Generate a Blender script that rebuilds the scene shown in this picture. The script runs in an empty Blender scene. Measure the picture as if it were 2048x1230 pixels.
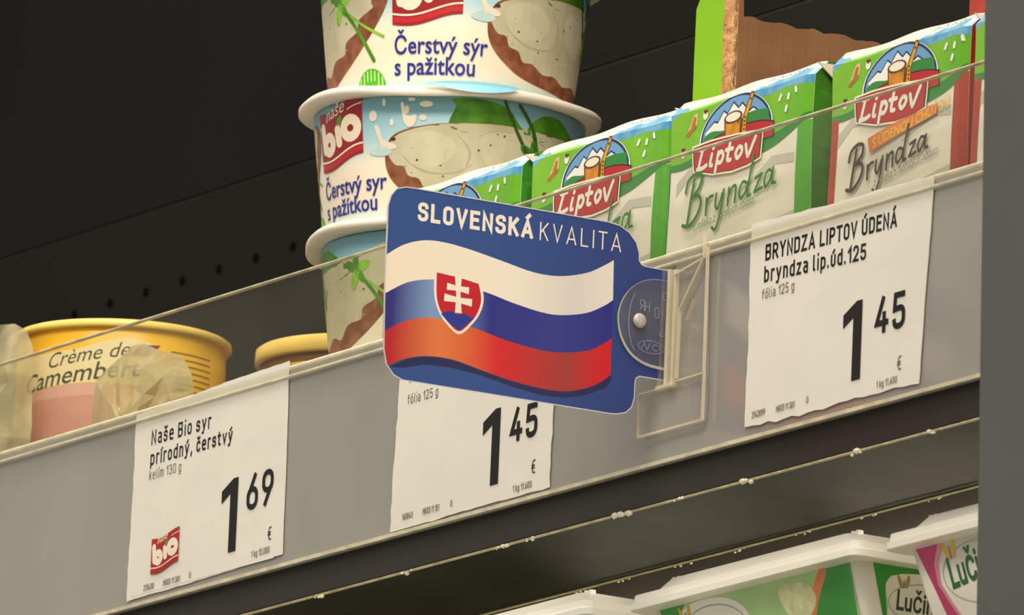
# Supermarket cheese shelf with price rail and a flag shelf sign.
# All builder coordinates are millimetres (X along the shelf, Y into the shelf, Z up); meshes are written in metres.
import bpy, bmesh, math, random
from mathutils import Vector, Matrix
from mathutils.geometry import tessellate_polygon
SC = bpy.context.scene
COL = SC.collection
K = 0.001
R = math.radians
rnd = random.Random(7)

# ---------------------------------------------------------------- camera
cam = bpy.data.cameras.new('camera')
cam_o = bpy.data.objects.new('camera', cam)
COL.objects.link(cam_o)
cam.sensor_width = 36.0
cam.lens = 457.03
cam.clip_start = 0.2
cam.clip_end = 60.0
c_right = Vector((0.5304216, 0.84672165, 0.04141714))
c_up = Vector((0.15681944, -0.1460168, 0.97677365))
c_back = c_right.cross(c_up)
m = Matrix((c_right, c_up, c_back)).transposed().to_4x4()
m.translation = Vector((3.28161, -2.01513, -0.83011))
cam_o.matrix_world = m
cam.dof.use_dof = True
cam.dof.focus_distance = 3.93
cam.dof.aperture_fstop = 70.0
SC.camera = cam_o

# ---------------------------------------------------------------- light and exposure
SC.view_settings.view_transform = 'Standard'
SC.view_settings.look = 'None'
SC.view_settings.gamma = 1.0
SC.view_settings.use_curve_mapping = False
SC.view_settings.exposure = 0.52
SC.cycles.max_bounces = 8
SC.cycles.transparent_max_bounces = 16
SC.cycles.caustics_refractive = False
SC.cycles.caustics_reflective = False
wd = bpy.data.worlds.new('shop_air')
wd.use_nodes = True
wd.node_tree.nodes['Background'].inputs[0].default_value = (1.0, 0.93, 0.80, 1)
_n = wd.node_tree.nodes; _l = wd.node_tree.links
_tc = _n.new('ShaderNodeTexCoord'); _nt = _n.new('ShaderNodeTexNoise'); _nt.inputs['Scale'].default_value = 15; _nt.inputs['Detail'].default_value = 1
_cr = _n.new('ShaderNodeMapRange')
_cr.inputs['From Min'].default_value = 0.35; _cr.inputs['From Max'].default_value = 0.65
_cr.inputs['To Min'].default_value = 0.02; _cr.inputs['To Max'].default_value = 0.62
_l.new(_tc.outputs['Generated'], _nt.inputs['Vector']); _l.new(_nt.outputs['Fac'], _cr.inputs['Value'])
_l.new(_cr.outputs['Result'], _n['Background'].inputs[1])     # random noise put into the world light so glossy parts show soft reflections
SC.world = wd

def area(name, loc, target, sx, sy, power, col):
    l = bpy.data.lights.new(name, 'AREA')
    l.shape = 'RECTANGLE'; l.size = sx; l.size_y = sy; l.energy = power; l.color = col
    o = bpy.data.objects.new(name, l); COL.objects.link(o)
    o.location = loc
    o.rotation_euler = (Vector(target) - Vector(loc)).to_track_quat('-Z', 'Y').to_euler()
    return o
area('ceiling_lamp_row', (1.3, -1.5, 2.1), (0.0, 0.0, 0.0), 2.4, 0.5, 46.0, (1.0, 0.90, 0.74))
area('side_fill_light', (2.6, -0.9, 0.9), (0.0, 0.0, 0.0), 1.0, 0.8, 9.0, (1.0, 0.92, 0.80))  # added fill light from the right for the sign and tub fronts
area('canopy_strip_lamp', (-0.05, -0.10, 0.62), (-0.05, 0.04, 0.0), 1.6, 0.05, 5.0, (1.0, 0.90, 0.70))

area('shelf_strip_lamp', (-0.1, 0.110, -0.0748), (-0.1, 0.040, -0.16), 1.2, 0.006, 1.1, (1.0, 0.90, 0.68))

# ---------------------------------------------------------------- materials
MATS = {}
def lin(h):
    h = h.lstrip('#'); out = []
    for i in (0, 2, 4):
        c = int(h[i:i+2], 16) / 255
        out.append(c / 12.92 if c <= 0.04045 else ((c + 0.055) / 1.055) ** 2.4)
    return tuple(out) + (1.0,)

def mat(name, hexc, rough=0.5, spec=0.5, metal=0.0, noise=0.06, scale=60.0, bump=0.0, bscale=90.0, trans=0.0, coat=0.0, hex2=None):
    m = bpy.data.materials.new(name); m.use_nodes = True
    n = m.node_tree.nodes; l = m.node_tree.links
    b = n['Principled BSDF']
    b.inputs['Roughness'].default_value = rough
    b.inputs['Specular IOR Level'].default_value = spec
    b.inputs['Metallic'].default_value = metal
    b.inputs['Coat Weight'].default_value = coat
    b.inputs['Transmission Weight'].default_value = trans
    tc = n.new('ShaderNodeTexCoord')
    nt = n.new('ShaderNodeTexNoise'); nt.inputs['Scale'].default_value = scale; nt.inputs['Detail'].default_value = 3
    l.new(tc.outputs['Object'], nt.inputs['Vector'])
    cr = n.new('ShaderNodeValToRGB')
    c = lin(hexc)
    if hex2: a, z = c, lin(hex2)
    else:
        a = tuple(max(0, x * (1 - noise)) for x in c[:3]) + (1,)
        z = tuple(min(1, x * (1 + noise)) for x in c[:3]) + (1,)
    cr.color_ramp.elements[0].color = a; cr.color_ramp.elements[0].position = 0.35
    cr.color_ramp.elements[1].color = z; cr.color_ramp.elements[1].position = 0.65
    l.new(nt.outputs['Fac'], cr.inputs['Fac']); l.new(cr.outputs['Color'], b.inputs['Base Color'])
    if bump:
        n2 = n.new('ShaderNodeTexNoise'); n2.inputs['Scale'].default_value = bscale; n2.inputs['Detail'].default_value = 2
        l.new(tc.outputs['Object'], n2.inputs['Vector'])
        bp = n.new('ShaderNodeBump'); bp.inputs['Strength'].default_value = bump; bp.inputs['Distance'].default_value = 0.002
        l.new(n2.outputs['Fac'], bp.inputs['Height']); l.new(bp.outputs['Normal'], b.inputs['Normal'])
    MATS[name] = m
    return m

def clear(name, tint, haze, hazecol, gloss=0.04, rough=0.08, noise_scale=30.0, vary=0.4):
    """Clear plastic: light passes straight through, with a share of milky scatter and a thin sheen."""
    m = bpy.data.materials.new(name); m.use_nodes = True
    n = m.node_tree.nodes; l = m.node_tree.links
    n.remove(n['Principled BSDF'])
    out = n['Material Output']
    tr = n.new('ShaderNodeBsdfTransparent'); tr.inputs[0].default_value = lin(tint)
    df = n.new('ShaderNodeBsdfDiffuse'); df.inputs[0].default_value = lin(hazecol)
    gl = n.new('ShaderNodeBsdfGlossy'); gl.inputs['Roughness'].default_value = rough
    fr = n.new('ShaderNodeFresnel'); fr.inputs[0].default_value = 1.3
    tc = n.new('ShaderNodeTexCoord'); nt = n.new('ShaderNodeTexNoise'); nt.inputs['Scale'].default_value = noise_scale
    l.new(tc.outputs['Object'], nt.inputs['Vector'])
    mr = n.new('ShaderNodeMapRange')
    mr.inputs['From Min'].default_value = 0.3; mr.inputs['From Max'].default_value = 0.7
    mr.inputs['To Min'].default_value = haze * (1 - vary); mr.inputs['To Max'].default_value = haze * (1 + vary)
    l.new(nt.outputs['Fac'], mr.inputs['Value'])
    a = n.new('ShaderNodeMixShader'); l.new(mr.outputs['Result'], a.inputs[0]); l.new(tr.outputs[0], a.inputs[1]); l.new(df.outputs[0], a.inputs[2])
    mm = n.new('ShaderNodeMath'); mm.operation = 'MULTIPLY_ADD'; mm.inputs[1].default_value = 0.8; mm.inputs[2].default_value = gloss
    l.new(fr.outputs[0], mm.inputs[0])
    ge = n.new('ShaderNodeNewGeometry'); inv = n.new('ShaderNodeMath'); inv.operation = 'SUBTRACT'; inv.inputs[0].default_value = 1.0
    l.new(ge.outputs['Backfacing'], inv.inputs[1])
    mb_ = n.new('ShaderNodeMath'); mb_.operation = 'MULTIPLY'; l.new(mm.outputs[0], mb_.inputs[0]); l.new(inv.outputs[0], mb_.inputs[1]); mm = mb_
    b = n.new('ShaderNodeMixShader'); l.new(mm.outputs[0], b.inputs[0]); l.new(a.outputs[0], b.inputs[1]); l.new(gl.outputs[0], b.inputs[2])
    l.new(b.outputs[0], out.inputs['Surface'])
    MATS[name] = m
    return m

def ramp_mat(name, axis, lo, hi, stops, rough=0.45, spec=0.4, coord='Object'):
    """Printed gradient along one object axis, in millimetres of that object's own space."""
    m = bpy.data.materials.new(name); m.use_nodes = True
    n = m.node_tree.nodes; l = m.node_tree.links
    b = n['Principled BSDF']; b.inputs['Roughness'].default_value = rough; b.inputs['Specular IOR Level'].default_value = spec
    tc = n.new('ShaderNodeTexCoord'); sp = n.new('ShaderNodeSeparateXYZ'); l.new(tc.outputs[coord], sp.inputs[0])
    mr = n.new('ShaderNodeMapRange'); mr.inputs['From Min'].default_value = lo * K; mr.inputs['From Max'].default_value = hi * K
    l.new(sp.outputs[axis], mr.inputs['Value'])
    cr = n.new('ShaderNodeValToRGB')
    e = cr.color_ramp.elements
    while len(e) < len(stops): e.new(0.5)
    for el, (p, c) in zip(e, stops): el.position = p; el.color = lin(c)
    l.new(mr.outputs['Result'], cr.inputs['Fac']); l.new(cr.outputs['Color'], b.inputs['Base Color'])
    MATS[name] = m
    return m

# fridge
mat('black_panel', '#0e0d0c', 0.6, 0.10, noise=0.15, scale=9, bump=0.05, bscale=300)
mat('duct_panel', '#100f0c', 0.6, 0.12, noise=0.12, scale=12)
mat('ledge_steel', '#2c2620', 0.4, 0.4)
mat('hole_dark', '#0c0c0a', 0.9, 0.0)
mat('black_steel', '#2a271c', 0.4, 0.4, noise=0.1, scale=30)
mat('gloss_steel', '#2d2c23', 0.35, 0.02, noise=0.12, scale=18, bump=0.12, bscale=45)
mat('rear_brown', '#261e15', 0.6, 0.02)
mat('bead_steel', '#b8ae88', 0.22, 0.8, metal=0.3, noise=0.2, scale=220, bump=0.4, bscale=260)
mat('droplet_glint', '#f4ecd2', 0.08, 1.0, coat=0.5)  # water drops, lamp glints put in as an opaque cream colour
mat('shelf_white', '#8d8a80', 0.5)
mat('post_grey', '#575856', 0.55, 0.3, noise=0.04, scale=20)
mat('post_edge', '#8a8881', 0.5, 0.3)
mat('rail_grey', '#95928a', 0.13, 1.0, noise=0.07, scale=14, bump=0.05, bscale=40)
mat('rail_bead', '#cfc6ad', 0.2, 0.6, noise=0.12, scale=160, bump=0.25, bscale=240)
clear('clear_lip', '#fdfdfa', 0.10, '#cfc8b4', 0.03, 0.12)
clear('clear_pane', '#fbfbf6', 0.03, '#b9b39c', 0.0, 0.06, 18, 0.35)
mat('pane_edge', '#d0c7a8', 0.2, 0.6, noise=0.25, scale=120)
clear('clear_disc', '#fcfbf5', 0.05, '#d9d4c0', 0.02, 0.08, 60, 0.35)
clear('clear_clip', '#ffffff', 0.10, '#ece6d2', 0.05, 0.08, 60, 0.35)
clear('clip_edge', '#fbf8ea', 0.55, '#f3ead0', 0.10, 0.12, 40, 0.15)
mat('peg_plastic', '#bdbab2', 0.12, 0.8, noise=0.25, scale=200)
mat('clip_emboss', '#8f91a5', 0.25, 0.6)
# labels
mat('paper', '#e5e1d8', 0.75, 0.2, noise=0.02, scale=40, bump=0.12, bscale=60)
mat('ink', '#2c2c2c', 0.8, 0.1)
mat('ink_soft', '#6b675f', 0.8, 0.1)
mat('label_red', '#a8302f', 0.7, 0.2)
mat('label_cream', '#f2e2d2', 0.7, 0.2)
# sign
ramp_mat('sign_blue', 'Y', -20, 60, [(0, '#32508f'), (0.55, '#2f4484'), (1, '#383f86')], 0.42)
ramp_mat('sign_blue_low', 'Y', -56, 40, [(0, '#2a4a9c'), (0.45, '#2c55a8'), (1, '#27328a')], 0.42)
mat('sign_white', '#f0e6da', 0.45, 0.4, noise=0.01)
ramp_mat('flag_white', 'Y', -50, 30, [(0, '#f1e3cd'), (0.5, '#efe5d6'), (0.78, '#dbd3d0'), (1, '#efe6dd')], 0.42)
ramp_mat('flag_blue', 'Y', -50, 30, [(0, '#332f7c'), (0.17, '#7f9cc8'), (0.25, '#6f8fc0'), (0.42, '#2e2f86'), (0.72, '#343a8c'), (1, '#2c2a86')], 0.42)
ramp_mat('flag_red', 'Y', -50, 30, [(0, '#b5252c'), (0.2, '#df7a45'), (0.3, '#d96a3c'), (0.46, '#d2262c'), (0.76, '#a03a37'), (0.9, '#cf2027'), (1, '#cf2027')], 0.42)
mat('sign_shadow_print', '#262a55', 0.42, 0.4)
mat('shield_red', '#c3212f', 0.42, 0.4)
mat('shield_blue', '#2a3c96', 0.42, 0.4)
mat('card_edge', '#c9c6c8', 0.6)
# cups
ramp_mat('cup_paper', 'Z', 0, 43, [(0, '#bfe3e6'), (0.12, '#f0ead8'), (0.30, '#fbe8d0'), (0.44, '#efe6d4'), (0.60, '#a9cdd6'), (0.82, '#7db2c2'), (1, '#84b9c6')], 0.38)
mat('lid_white', '#e8e0d4', 0.35, 0.4, noise=0.03)
mat('lid_blue', '#8fd0ea', 0.35, 0.4, noise=0.05)
mat('bio_red', '#9c1f28', 0.4, 0.4)
mat('bio_bright', '#c5262e', 0.4, 0.4)
mat('bio_cream', '#fbe9d2', 0.4, 0.4, noise=0.01)
mat('bio_leaf', '#4f9a2c', 0.4, 0.4)
mat('cup_text', '#23308e', 0.4, 0.4)
mat('bread_crust', '#7a452c', 0.5, 0.3, scale=260, hex2='#9a6248')
mat('bread_dark', '#552b1c', 0.5, 0.3, noise=0.2, scale=300)
mat('cream_cheese', '#bdb697', 0.5, 0.3, scale=70, hex2='#d2cbae')
mat('cream_light', '#d0c9ab', 0.5, 0.3, noise=0.06, scale=150)
mat('cream_shade', '#b3ac8d', 0.5, 0.3, noise=0.08, scale=150)
mat('chive', '#4c8a1f', 0.45, 0.3, noise=0.3, scale=150)
mat('chive_light', '#86bf35', 0.45, 0.3, noise=0.2, scale=150)
mat('chive_dark', '#3c5a26', 0.45, 0.3, noise=0.2, scale=150)
mat('splash', '#eee3d2', 0.4, 0.4)
mat('splash_blue', '#c3dede', 0.4, 0.4)
mat('stripe_green', '#4fb02e', 0.4, 0.4)
mat('stripe_pale', '#bfe58c', 0.4, 0.4)
# bryndza packs
mat('foil_white', '#f4f0e8', 0.28, 0.5, noise=0.03, scale=50, bump=0.25, bscale=70)
mat('foil_top', '#f2ead8', 0.22, 0.6, noise=0.04, scale=90, bump=0.5, bscale=110)
mat('foil_grey', '#cbc9c4', 0.3, 0.5, noise=0.03)
mat('foil_green', '#64b021', 0.28, 0.5, scale=40, hex2='#82c52b', bump=0.25, bscale=70)
mat('foil_green_dark', '#2f8a3a', 0.3, 0.5, noise=0.1, scale=40)
mat('stripe_leaf', '#4fae2c', 0.3, 0.5, noise=0.08, bump=0.2, bscale=70)
mat('side_green', '#3f8a2a', 0.3, 0.5, noise=0.15, scale=60, bump=0.4, bscale=90)
mat('foil_red', '#b53a2a', 0.3, 0.5, noise=0.1, scale=60, bump=0.3, bscale=90)
mat('foil_blue', '#3f95cf', 0.28, 0.5, scale=160, hex2='#7dbbe0')
mat('pack_navy', '#1f2f66', 0.35, 0.4)
mat('pack_sky', '#6fa5d8', 0.3, 0.5, noise=0.06)
mat('pack_snow', '#f1f1ee', 0.3, 0.5, noise=0.02)
mat('pack_red', '#bb1f2c', 0.3, 0.5, noise=0.05)
mat('pack_line', '#4a1416', 0.35, 0.4)
mat('mug_wood', '#d28a23', 0.35, 0.4, noise=0.15, scale=300)
mat('mug_dark', '#6b3b16', 0.35, 0.4)
mat('milk', '#f4ead6', 0.35, 0.4)
mat('flute', '#e0a522', 0.35, 0.4)
mat('script_green', '#2e7d25', 0.35, 0.4)
mat('script_brown', '#3d332c', 0.35, 0.4)
mat('small_green', '#69a05a', 0.35, 0.4)
mat('small_grey', '#8f8a80', 0.35, 0.4)
mat('banner_orange', '#df7f4e', 0.35, 0.4, noise=0.06)
mat('banner_yellow', '#eec23a', 0.35, 0.4)
mat('toast', '#b5732f', 0.35, 0.4, noise=0.15, scale=300)
mat('toast_top', '#e7c08a', 0.35, 0.4)
# carton
mat('carton_green', '#7db414', 0.5, 0.3, noise=0.05, scale=20)
mat('kraft', '#8a6446', 0.8, 0.15, noise=0.10, scale=60)
mat('kraft_torn', '#c79c72', 0.9, 0.1, noise=0.15, scale=300, bump=0.6, bscale=400)
# camembert, pouches
mat('cam_yellow', '#e9b21f', 0.35, 0.4, scale=20, hex2='#f0c03a')
mat('cam_lid', '#efcf6a', 0.3, 0.5, noise=0.06)
mat('cam_lid_ring', '#8a82a8', 0.35, 0.4, noise=0.2, scale=120)
mat('cam_cream', '#ecdcae', 0.4, 0.4, noise=0.03)
mat('cam_pink', '#cf9484', 0.4, 0.4, noise=0.05)
mat('cam_pink_light', '#dba99a', 0.4, 0.4, noise=0.05)
mat('cam_text', '#3f3c2c', 0.5, 0.3)
mat('cam_red', '#8c2f34', 0.4, 0.4)
mat('cam_small', '#8d6f2a', 0.5, 0.3)
mat('cam_shaded', '#7a4a10', 0.45, 0.35, noise=0.1)  # wall of the rear yellow box, lid shadow put into the colour
clear('cellophane', '#f8f2d6', 0.42, '#f3e6b8', 0.16, 0.12, 60, 0.7)
# tubs
mat('tub_white', '#f1eddf', 0.35, 0.45, noise=0.02)
mat('tub_lid', '#fbf8ec', 0.30, 0.5, noise=0.02)
mat('tub_green', '#2f8f32', 0.35, 0.4, scale=30, hex2='#3fa03c')
mat('tub_pale_green', '#a9cf8a', 0.35, 0.4, noise=0.08)
mat('tub_pink', '#c23a6a', 0.35, 0.4, noise=0.05)
mat('tub_pink_pale', '#dd8fa4', 0.35, 0.4, noise=0.05)
mat('tub_script', '#2c6b37', 0.4, 0.4)
mat('tub_script_dark', '#37433a', 0.4, 0.4)
mat('tub_line', '#9fb3b8', 0.4, 0.4)
mat('wing', '#d9b23a', 0.4, 0.4)
mat('wing_dark', '#b0934a', 0.4, 0.4)
mat('wing_body', '#6d7fae', 0.4, 0.4)
mat('tub_flower', '#d6d8a4', 0.4, 0.4, noise=0.2, scale=200)
mat('tub_orange', '#d9824a', 0.4, 0.4, noise=0.15, scale=150)

# ---------------------------------------------------------------- mesh collecting
class MB:
    """Collects geometry in millimetres and links it as ONE mesh object."""
    def __init__(s): s.v = []; s.f = []; s.m = []; s.sm = []
    def add(s, vs, fs, mt, smooth=False):
        o = len(s.v); s.v += [tuple(v) for v in vs]
        for f in fs: s.f.append(tuple(i + o for i in f)); s.m.append(mt); s.sm.append(smooth)
        return s
    def box(s, x0, x1, y0, y1, z0, z1, mt, bev=0.0, seg=2, smooth=False):
        bm = bmesh.new(); bmesh.ops.create_cube(bm, size=1)
        for v in bm.verts:
            v.co = Vector(((x0+x1)/2 + v.co.x*(x1-x0), (y0+y1)/2 + v.co.y*(y1-y0), (z0+z1)/2 + v.co.z*(z1-z0)))
        if bev: bmesh.ops.bevel(bm, geom=bm.edges[:], offset=bev, segments=seg, profile=0.5, affect='EDGES')
        s.bm(bm, mt, smooth); return s
    def bm(s, bm, mt, smooth=False):
        bm.verts.index_update()
        s.add([v.co.copy() for v in bm.verts], [[v.index for v in f.verts] for f in bm.faces], mt, smooth); bm.free()
    def prism(s, pts, mapf, d, mt, edge=None):
        """closed outline pts (2d) with thickness d; mapf(u, v, h)"""
        n = len(pts)
        tris = tessellate_polygon([[Vector((p[0], p[1], 0)) for p in pts]])
        top = [mapf(u, v, d) for u, v in pts]; bot = [mapf(u, v, 0) for u, v in pts]
        s.add(top, tris, mt); s.add(bot, [t[::-1] for t in tris], mt)
        s.add(top + bot, [(i, (i+1) % n, n + (i+1) % n, n + i) for i in range(n)], edge or mt)
        return s
    def lathe(s, prof, cx, cy, mt, seg=96, wob=None):
        """prof: list of (r, z, material or None) swept round a vertical axis"""
        vs = []; n = len(prof)
        for k in range(seg):
            t = 2*math.pi*k/seg
            for (r, z, *_) in prof:
                dz = wob(t, r) if wob else 0
                vs.append((cx + r*math.cos(t), cy + r*math.sin(t), z + dz))
        o = len(s.v); s.v += vs
        for k in range(seg):
            k2 = (k+1) % seg
            for i in range(n-1):
                s.f.append((o+k*n+i, o+k2*n+i, o+k2*n+i+1, o+k*n+i+1)); s.m.append(prof[i][2] if len(prof[i]) > 2 else mt); s.sm.append(True)
        if prof[0][0] > 0: s.f.append(tuple(o+k*n for k in range(seg))[::-1]); s.m.append(mt); s.sm.append(False)
        if prof[-1][0] > 0: s.f.append(tuple(o+k*n+n-1 for k in range(seg))); s.m.append(mt); s.sm.append(False)
        return s
    def loft(s, rings, mt, caps=True, smooth=True):
        n = len(rings[0]); o = len(s.v)
        for r in rings: s.v += [tuple(p) for p in r]
        for j in range(len(rings)-1):
            for i in range(n):
                i2 = (i+1) % n
                s.f.append((o+j*n+i, o+j*n+i2, o+(j+1)*n+i2, o+(j+1)*n+i)); s.m.append(mt); s.sm.append(smooth)
        if caps:
            s.f.append(tuple(o+i for i in range(n))[::-1]); s.m.append(mt); s.sm.append(False)
            s.f.append(tuple(o+(len(rings)-1)*n+i for i in range(n))); s.m.append(mt); s.sm.append(False)
        return s
    def build(s, name, parent=None, origin=None, normals=True):
        org = Vector(origin) if origin is not None else Vector((0, 0, 0))
        me = bpy.data.meshes.new(name)
        me.from_pydata([((x-org.x)*K, (y-org.y)*K, (z-org.z)*K) for x, y, z in s.v], [], s.f)
        names = sorted(set(s.m), key=s.m.index)
        for nm in names: me.materials.append(MATS[nm])
        ix = {nm: i for i, nm in enumerate(names)}
        me.polygons.foreach_set('material_index', [ix[x] for x in s.m])
        me.polygons.foreach_set('use_smooth', s.sm)
        me.update(); me.validate()
        o = bpy.data.objects.new(name, me); COL.objects.link(o)
        if parent is not None: o.parent = parent
        elif origin is not None: o.location = org * K
        return o

def tag(o, label=None, cat=None, group=None, kind=None):
    if label: o['label'] = label
    if cat: o['category'] = cat
    if group: o['group'] = group
    if kind: o['kind'] = kind
    return o

def thing(name, label, cat, loc=(0, 0, 0), group=None):
    o = bpy.data.objects.new(name, None); COL.objects.link(o)
    o.empty_display_size = 0.01; o.location = Vector(loc) * K
    return tag(o, label, cat, group)

# ---------------------------------------------------------------- flat printed artwork
def rounded(pts, r=0.0, closed=False, seg=5):
    """polyline with rounded corners; a point may carry its own radius as third value"""
    P = [Vector(p[:2]) for p in pts]; rad = [(p[2] if len(p) > 2 else r) for p in pts]
    n = len(P); out = []
    for i in range(n):
        if (not closed and i in (0, n-1)) or rad[i] <= 0: out.append(P[i]); continue
        a, b, c = P[i-1], P[i], P[(i+1) % n]
        d1, d2 = a-b, c-b
        t = min(rad[i], d1.length*0.5 if (closed or i > 1) else d1.length, d2.length*0.5 if (closed or i < n-2) else d2.length)
        p0 = b + d1.normalized()*t; p2 = b + d2.normalized()*t
        for k in range(seg+1):
            u = k/seg
            w = 0.72
            den = (1-u)**2 + 2*w*u*(1-u) + u*u
            out.append((p0*(1-u)**2 + b*(2*w*u*(1-u)) + p2*u*u)/den)
    return [tuple(p) for p in out]

def catmull(pts, k=6, closed=False):
    n = len(pts); out = []
    if n < 3 and not closed: return list(pts)
    rng = range(n) if closed else range(n-1)
    for i in rng:
        g = lambda j: Vector(pts[j % n] if closed else pts[max(0, min(n-1, j))])
        p0, p1, p2, p3 = g(i-1), g(i), g(i+1), g(i+2)
        for q in range(k):
            t = q/k
            out.append(tuple(0.5*((2*p1) + (p2-p0)*t + (2*p0-5*p1+4*p2-p3)*t*t + (3*p1-p0-3*p2+p3)*t**3)))
    if not closed: out.append(tuple(pts[-1]))
    return out

def ell(cx, cy, rx, ry, n=28, a0=0, a1=360):
    full = abs(a1-a0) >= 360
    m_ = n if full else n+1
    return [(cx + rx*math.cos(R(a0+(a1-a0)*i/n)), cy + ry*math.sin(R(a0+(a1-a0)*i/n))) for i in range(m_)]

class Art:
    def __init__(s, base=0.05, step=0.007): s.it = []; s.h = base; s.step = step
    def put(s, vs, fs, mt):
        s.it.append(([tuple(v) for v in vs], fs, mt, s.h)); s.h += s.step
    def poly(s, pts, mt):
        tris = tessellate_polygon([[Vector((p[0], p[1], 0)) for p in pts]])
        s.put(pts, [tuple(t) for t in tris], mt)
    def stroke(s, pts, w, mt, closed=False, cap='butt', smooth=0, lift=True):
        if smooth: pts = catmull(pts, smooth, closed)
        q = [Vector(pts[0][:2])]
        for p in pts[1:]:
            if (Vector(p[:2])-q[-1]).length > 1e-5: q.append(Vector(p[:2]))
        if closed and (q[0]-q[-1]).length < 1e-5: q.pop()
        n = len(q)
        if n < 2: return
        W = (lambda i: w[0] + (w[-1]-w[0])*i/(n-1)) if isinstance(w, (tuple, list)) and len(w) == 2 else (lambda i: w)
        if isinstance(w, (tuple, list)) and len(w) == 3:
            W = lambda i: (w[0] + (w[1]-w[0])*2*i/(n-1)) if i < (n-1)/2 else (w[1] + (w[2]-w[1])*(2*i/(n-1)-1))
        if cap == 'square' and not closed:
            q[0] = q[0] + (q[0]-q[1]).normalized()*W(0)/2; q[-1] = q[-1] + (q[-1]-q[-2]).normalized()*W(n-1)/2
        L = []; Rr = []
        for i in range(n):
            a = q[i-1] if (i > 0 or closed) else None
            c = q[(i+1) % n] if (i < n-1 or closed) else None
            d1 = (q[i]-a).normalized() if a is not None else None
            d2 = (c-q[i]).normalized() if c is not None else None
            if d1 is None: nn = Vector((-d2.y, d2.x)); k = 1
            elif d2 is None: nn = Vector((-d1.y, d1.x)); k = 1
            else:
                n1 = Vector((-d1.y, d1.x)); n2 = Vector((-d2.y, d2.x)); nn = n1+n2
                if nn.length < 1e-4: nn = n1; k = 1
                else: nn.normalize(); k = min(1/max(nn.dot(n1), 0.25), 2.6)
            L.append(q[i]+nn*k*W(i)/2); Rr.append(q[i]-nn*k*W(i)/2)
        vs = [tuple(p) for p in L+Rr]
        fs = [(i, n+i, n+(i+1) % n, (i+1) % n) for i in range(n if closed else n-1)]
        if cap == 'round' and not closed:
            for (p, d, wi) in ((q[0], q[0]-q[1], W(0)), (q[-1], q[-1]-q[-2], W(n-1))):
                a = math.atan2(d.y, d.x); o = len(vs)
                vs += [(p.x+wi/2*math.cos(a+R(t)), p.y+wi/2*math.sin(a+R(t))) for t in range(-90, 91, 30)]
                fs.append(tuple(range(o, o+7)))
        s.put(vs, fs, mt)
        if not lift: s.h -= s.step*0.75
    def text(s, body, x, y, size, mt, sx=1.0, shear=0.0, off=0.0, slope=0.0, spacing=1.0):
        """a line of lettering; (x, y) is its left end on the baseline, size its capital height"""
        c = bpy.data.curves.new('lettering', 'FONT'); c.body = body; c.resolution_u = 3
        c.shear = shear; c.offset = off; c.space_character = spacing
        o = bpy.data.objects.new('lettering', c); COL.objects.link(o)
        me = bpy.data.meshes.new_from_object(o.evaluated_get(bpy.context.evaluated_depsgraph_get()))
        k = size/0.69
        vs = [(x + v.co.x*k*sx, y + v.co.y*k + slope*(v.co.x*k*sx)) for v in me.vertices]
        s.put(vs, [tuple(p.vertices) for p in me.polygons], mt)
        bpy.data.objects.remove(o); bpy.data.curves.remove(c); bpy.data.meshes.remove(me)
    def din(s, body, x, y, size, w, mt, slope=0.0, sx=1.0, gap=0.24):
        """narrow mono-line lettering built from strokes"""
        cx = 0.0; n = (w/size)
        for ch in body:
            base, acc = ACC.get(ch, (ch, None))
            if base == ' ': cx += 0.34*sx; continue
            adv, lines = DIN[base]
            if acc == 'i': pass
            todo = [rounded(p, r, cl) + ([] if not cl else []) for p, r, cl in lines]
            flags = [cl for _, _, cl in lines]
            if acc:
                top = 1.0 if base.isupper() else 0.72
                ax = adv/2
                if acc == 'acute': todo.append([(ax-0.02, top+0.22), (ax+0.1, top+0.38)])
                elif acc == 'caron': todo.append([(ax-0.13, top+0.36), (ax, top+0.22), (ax+0.13, top+0.36)])
                flags.append(False)
            for pl, cl in zip(todo, flags):
                f = lambda p: (x + (cx + p[0]*sx)*size + w/2, y + (p[1]*(1-n) + n/2)*size + slope*(cx + p[0]*sx)*size)
                s.stroke([f(p) for p in pl], w, mt, closed=cl, cap='square', lift=False)
            cx += (adv + gap)*sx + n
        s.h += s.step
        return x + cx*size
    def emit(s, mb, mapf, cutu=None, cutv=None):
        for vs, fs, mt, h in s.it:
            us = [v[0] for v in vs]; vv = [v[1] for v in vs]
            lu = [c for c in (cutu or []) if min(us) < c < max(us)]
            lv = [c for c in (cutv or []) if min(vv) < c < max(vv)]
            if lu or lv:
                bm = bmesh.new(); bv = [bm.verts.new((a, b, 0)) for a, b in vs]
                for f in fs:
                    try: bm.faces.new([bv[i] for i in f])
                    except ValueError: pass
                for c in lu: bmesh.ops.bisect_plane(bm, geom=bm.verts[:]+bm.edges[:]+bm.faces[:], plane_co=(c, 0, 0), plane_no=(1, 0, 0), dist=1e-5)
                for c in lv: bmesh.ops.bisect_plane(bm, geom=bm.verts[:]+bm.edges[:]+bm.faces[:], plane_co=(0, c, 0), plane_no=(0, 1, 0), dist=1e-5)
                bm.verts.index_update()
                vs2 = [(v.co.x, v.co.y) for v in bm.verts]; fs2 = [tuple(v.index for v in f.verts) for f in bm.faces]; bm.free()
            else: vs2, fs2 = vs, fs
            mb.add([mapf(a, b, h) for a, b in vs2], fs2, mt)

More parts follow.
